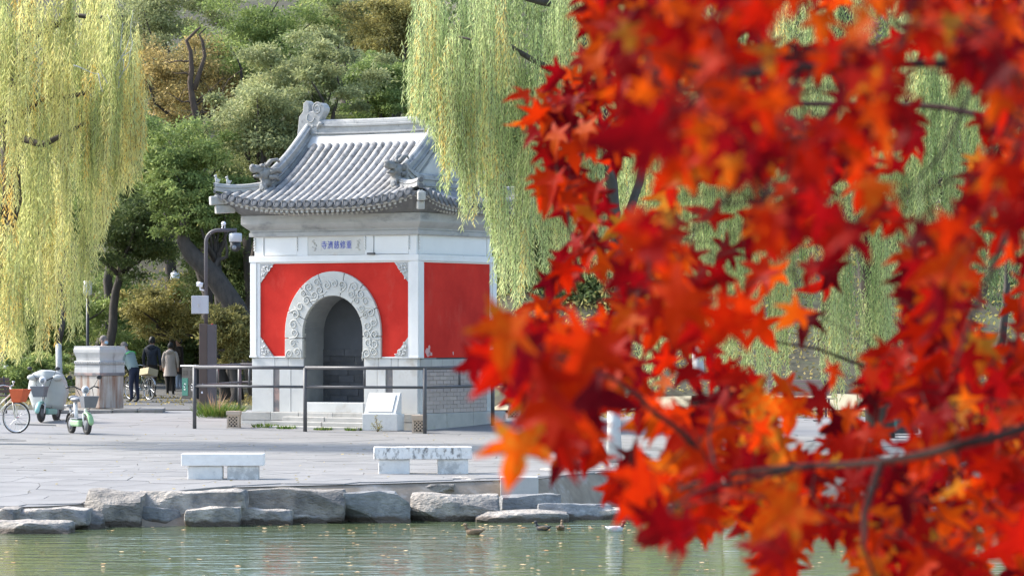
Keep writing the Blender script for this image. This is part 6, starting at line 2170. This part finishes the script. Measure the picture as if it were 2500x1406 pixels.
# leaves one can pick out at the edges
for (px, py, Y, sz) in ((1256, 1112, 4.3, .088), (1235, 830, 4.2, .095), (1215, 900, 4.4, .09), (1275, 880, 4.3, .085), (1330, 1010, 4.4, .10), (1380, 1090, 4.5, .09), (1340, 950, 4.3, .10), (1600, 1300, 4.6, .10), (1660, 1330, 4.7, .09), (1560, 1200, 4.8, .10),
                        (1470, 970, 4.5, .10), (1420, 880, 4.4, .11), (1540, 330, 3.2, .085), (1760, 800, 4.6, .09), (2050, 590, 4.6, .09), (1950, 575, 5.0, .07), (2300, 660, 4.4, .09), (2290, 760, 4.4, .09), (2320, 560, 4.6, .07), (1870, 1340, 4.7, .09), (1650, 760, 4.4, .10), (2470, 1330, 4.0, .09), (1900, 1260, 4.4, .10)):
    spots.append((px, py, Y, sz))
while len(spots) < 1500:
    px, py = r.uniform(1160, 2540), r.uniform(-30, 1430)
    if not pip(px, py, inside): continue
    d = 0
    for gx, gy, gr in gaps:
        if (px - gx) ** 2 + (py - gy) ** 2 < (gr + 22) ** 2: d = 1; break
    if d and r.random() < .93: continue
    if px < 1520 and 170 < py < 790:
        Y = r.uniform(8.6, 10.2); sz = r.uniform(.065, .095)
    elif 1540 < px < 2150 and 880 < py < 1240 and r.random() < .6:
        Y = r.uniform(7.0, 9.0); sz = r.uniform(.06, .09)
    else:
        Y = r.uniform(3.4, 5.0) if (py < 620 and px > 1480 and r.random() < .40) else r.uniform(5.4, 9.2)
        sz = min(.105, r.uniform(.0095, .0150) * Y)
    spots.append((px, py, Y, sz))
order = sorted(range(len(spots)), key=lambda i: -spots[i][3] / spots[i][2])
bigset = set(order[:295])
mass, mtint = [], []
tw = MB()
stalks = []
mm = MB()
for i, (px, py, Y, sz) in enumerate(spots):
    c = MPt(px, py, Y)
    tipa = r.gauss(-PI / 2 - .25, .75)                       # hanging, tips down and a little left
    tip = Vector((math.cos(tipa), r.gauss(0, .35), math.sin(tipa))).normalized()
    nn = Vector((r.gauss(0, .7), -1, r.gauss(.3, .7)))
    nn = (nn - tip * nn.dot(tip)).normalized()
    sd_ = tip.cross(nn).normalized()
    Mx = Matrix((sd_, tip, nn)).transposed().to_4x4()
    base = c - tip * sz * .35
    stalks.append((base.copy(), i))
    if i in bigset:
        o = inst("leaf", LMo[i % 14], maple)
        o.matrix_basis = Matrix.Translation(base) @ Mx @ Matrix.Diagonal((sz, sz, sz, 1))
    else:
        l = LM[i % 14]
        T4 = Matrix.Translation(base) @ Mx @ Matrix.Diagonal((sz, sz, sz, 1))
        mm.add([T4 @ Vector(v) for v in l.v], l.f)
        mtint += [r.random()] * len(l.v)
# twigs: each stalk joins the nearest branch or the nearest twig already grown
NB = np.array([list(b_) for b_, _ in stalks]); nodes = AN.copy()
dist = np.full(len(NB), 1e9); near = np.zeros(len(NB), int)
for j in range(len(NB)):
    d_ = np.linalg.norm(nodes - NB[j][None], axis=1); near[j] = int(d_.argmin()); dist[j] = d_[near[j]]
NN = [tuple(v) for v in nodes]
done = np.zeros(len(NB), bool)
for _ in range(len(NB)):
    j = int(np.where(done, 1e9, dist).argmin()); done[j] = True
    b_ = Vector(NB[j]); an = Vector(NN[near[j]])
    st = b_.lerp(an, min(.45, .045 / max(.01, dist[j]))) + Vector((0, 0, .008))
    tw.tube([b_, b_.lerp(st, .5) + Vector((0, 0, .004)), st], .0008, 4, False)
    tw.tube([st, st.lerp(an, .5) + Vector((0, 0, .04 * dist[j])), an], [.0010, .0013, .0016], 4, False)
    NN.append(tuple(st)); k = len(NN) - 1
    d_ = np.linalg.norm(NB - np.array(list(st))[None], axis=1)
    upd = (d_ < dist) & ~done
    dist[upd] = d_[upd]; near[upd] = k
me = mm.mesh("leaf_mass", M['maple_t'], True)
at = me.attributes.new("tint", 'FLOAT', 'POINT'); at.data.foreach_set("value", np.array(mtint, np.float32))
tag(inst("leaf_mass", me, maple), kind='stuff')
tag(tw.build("leaf_stalks", M['twig'], maple), kind='stuff')
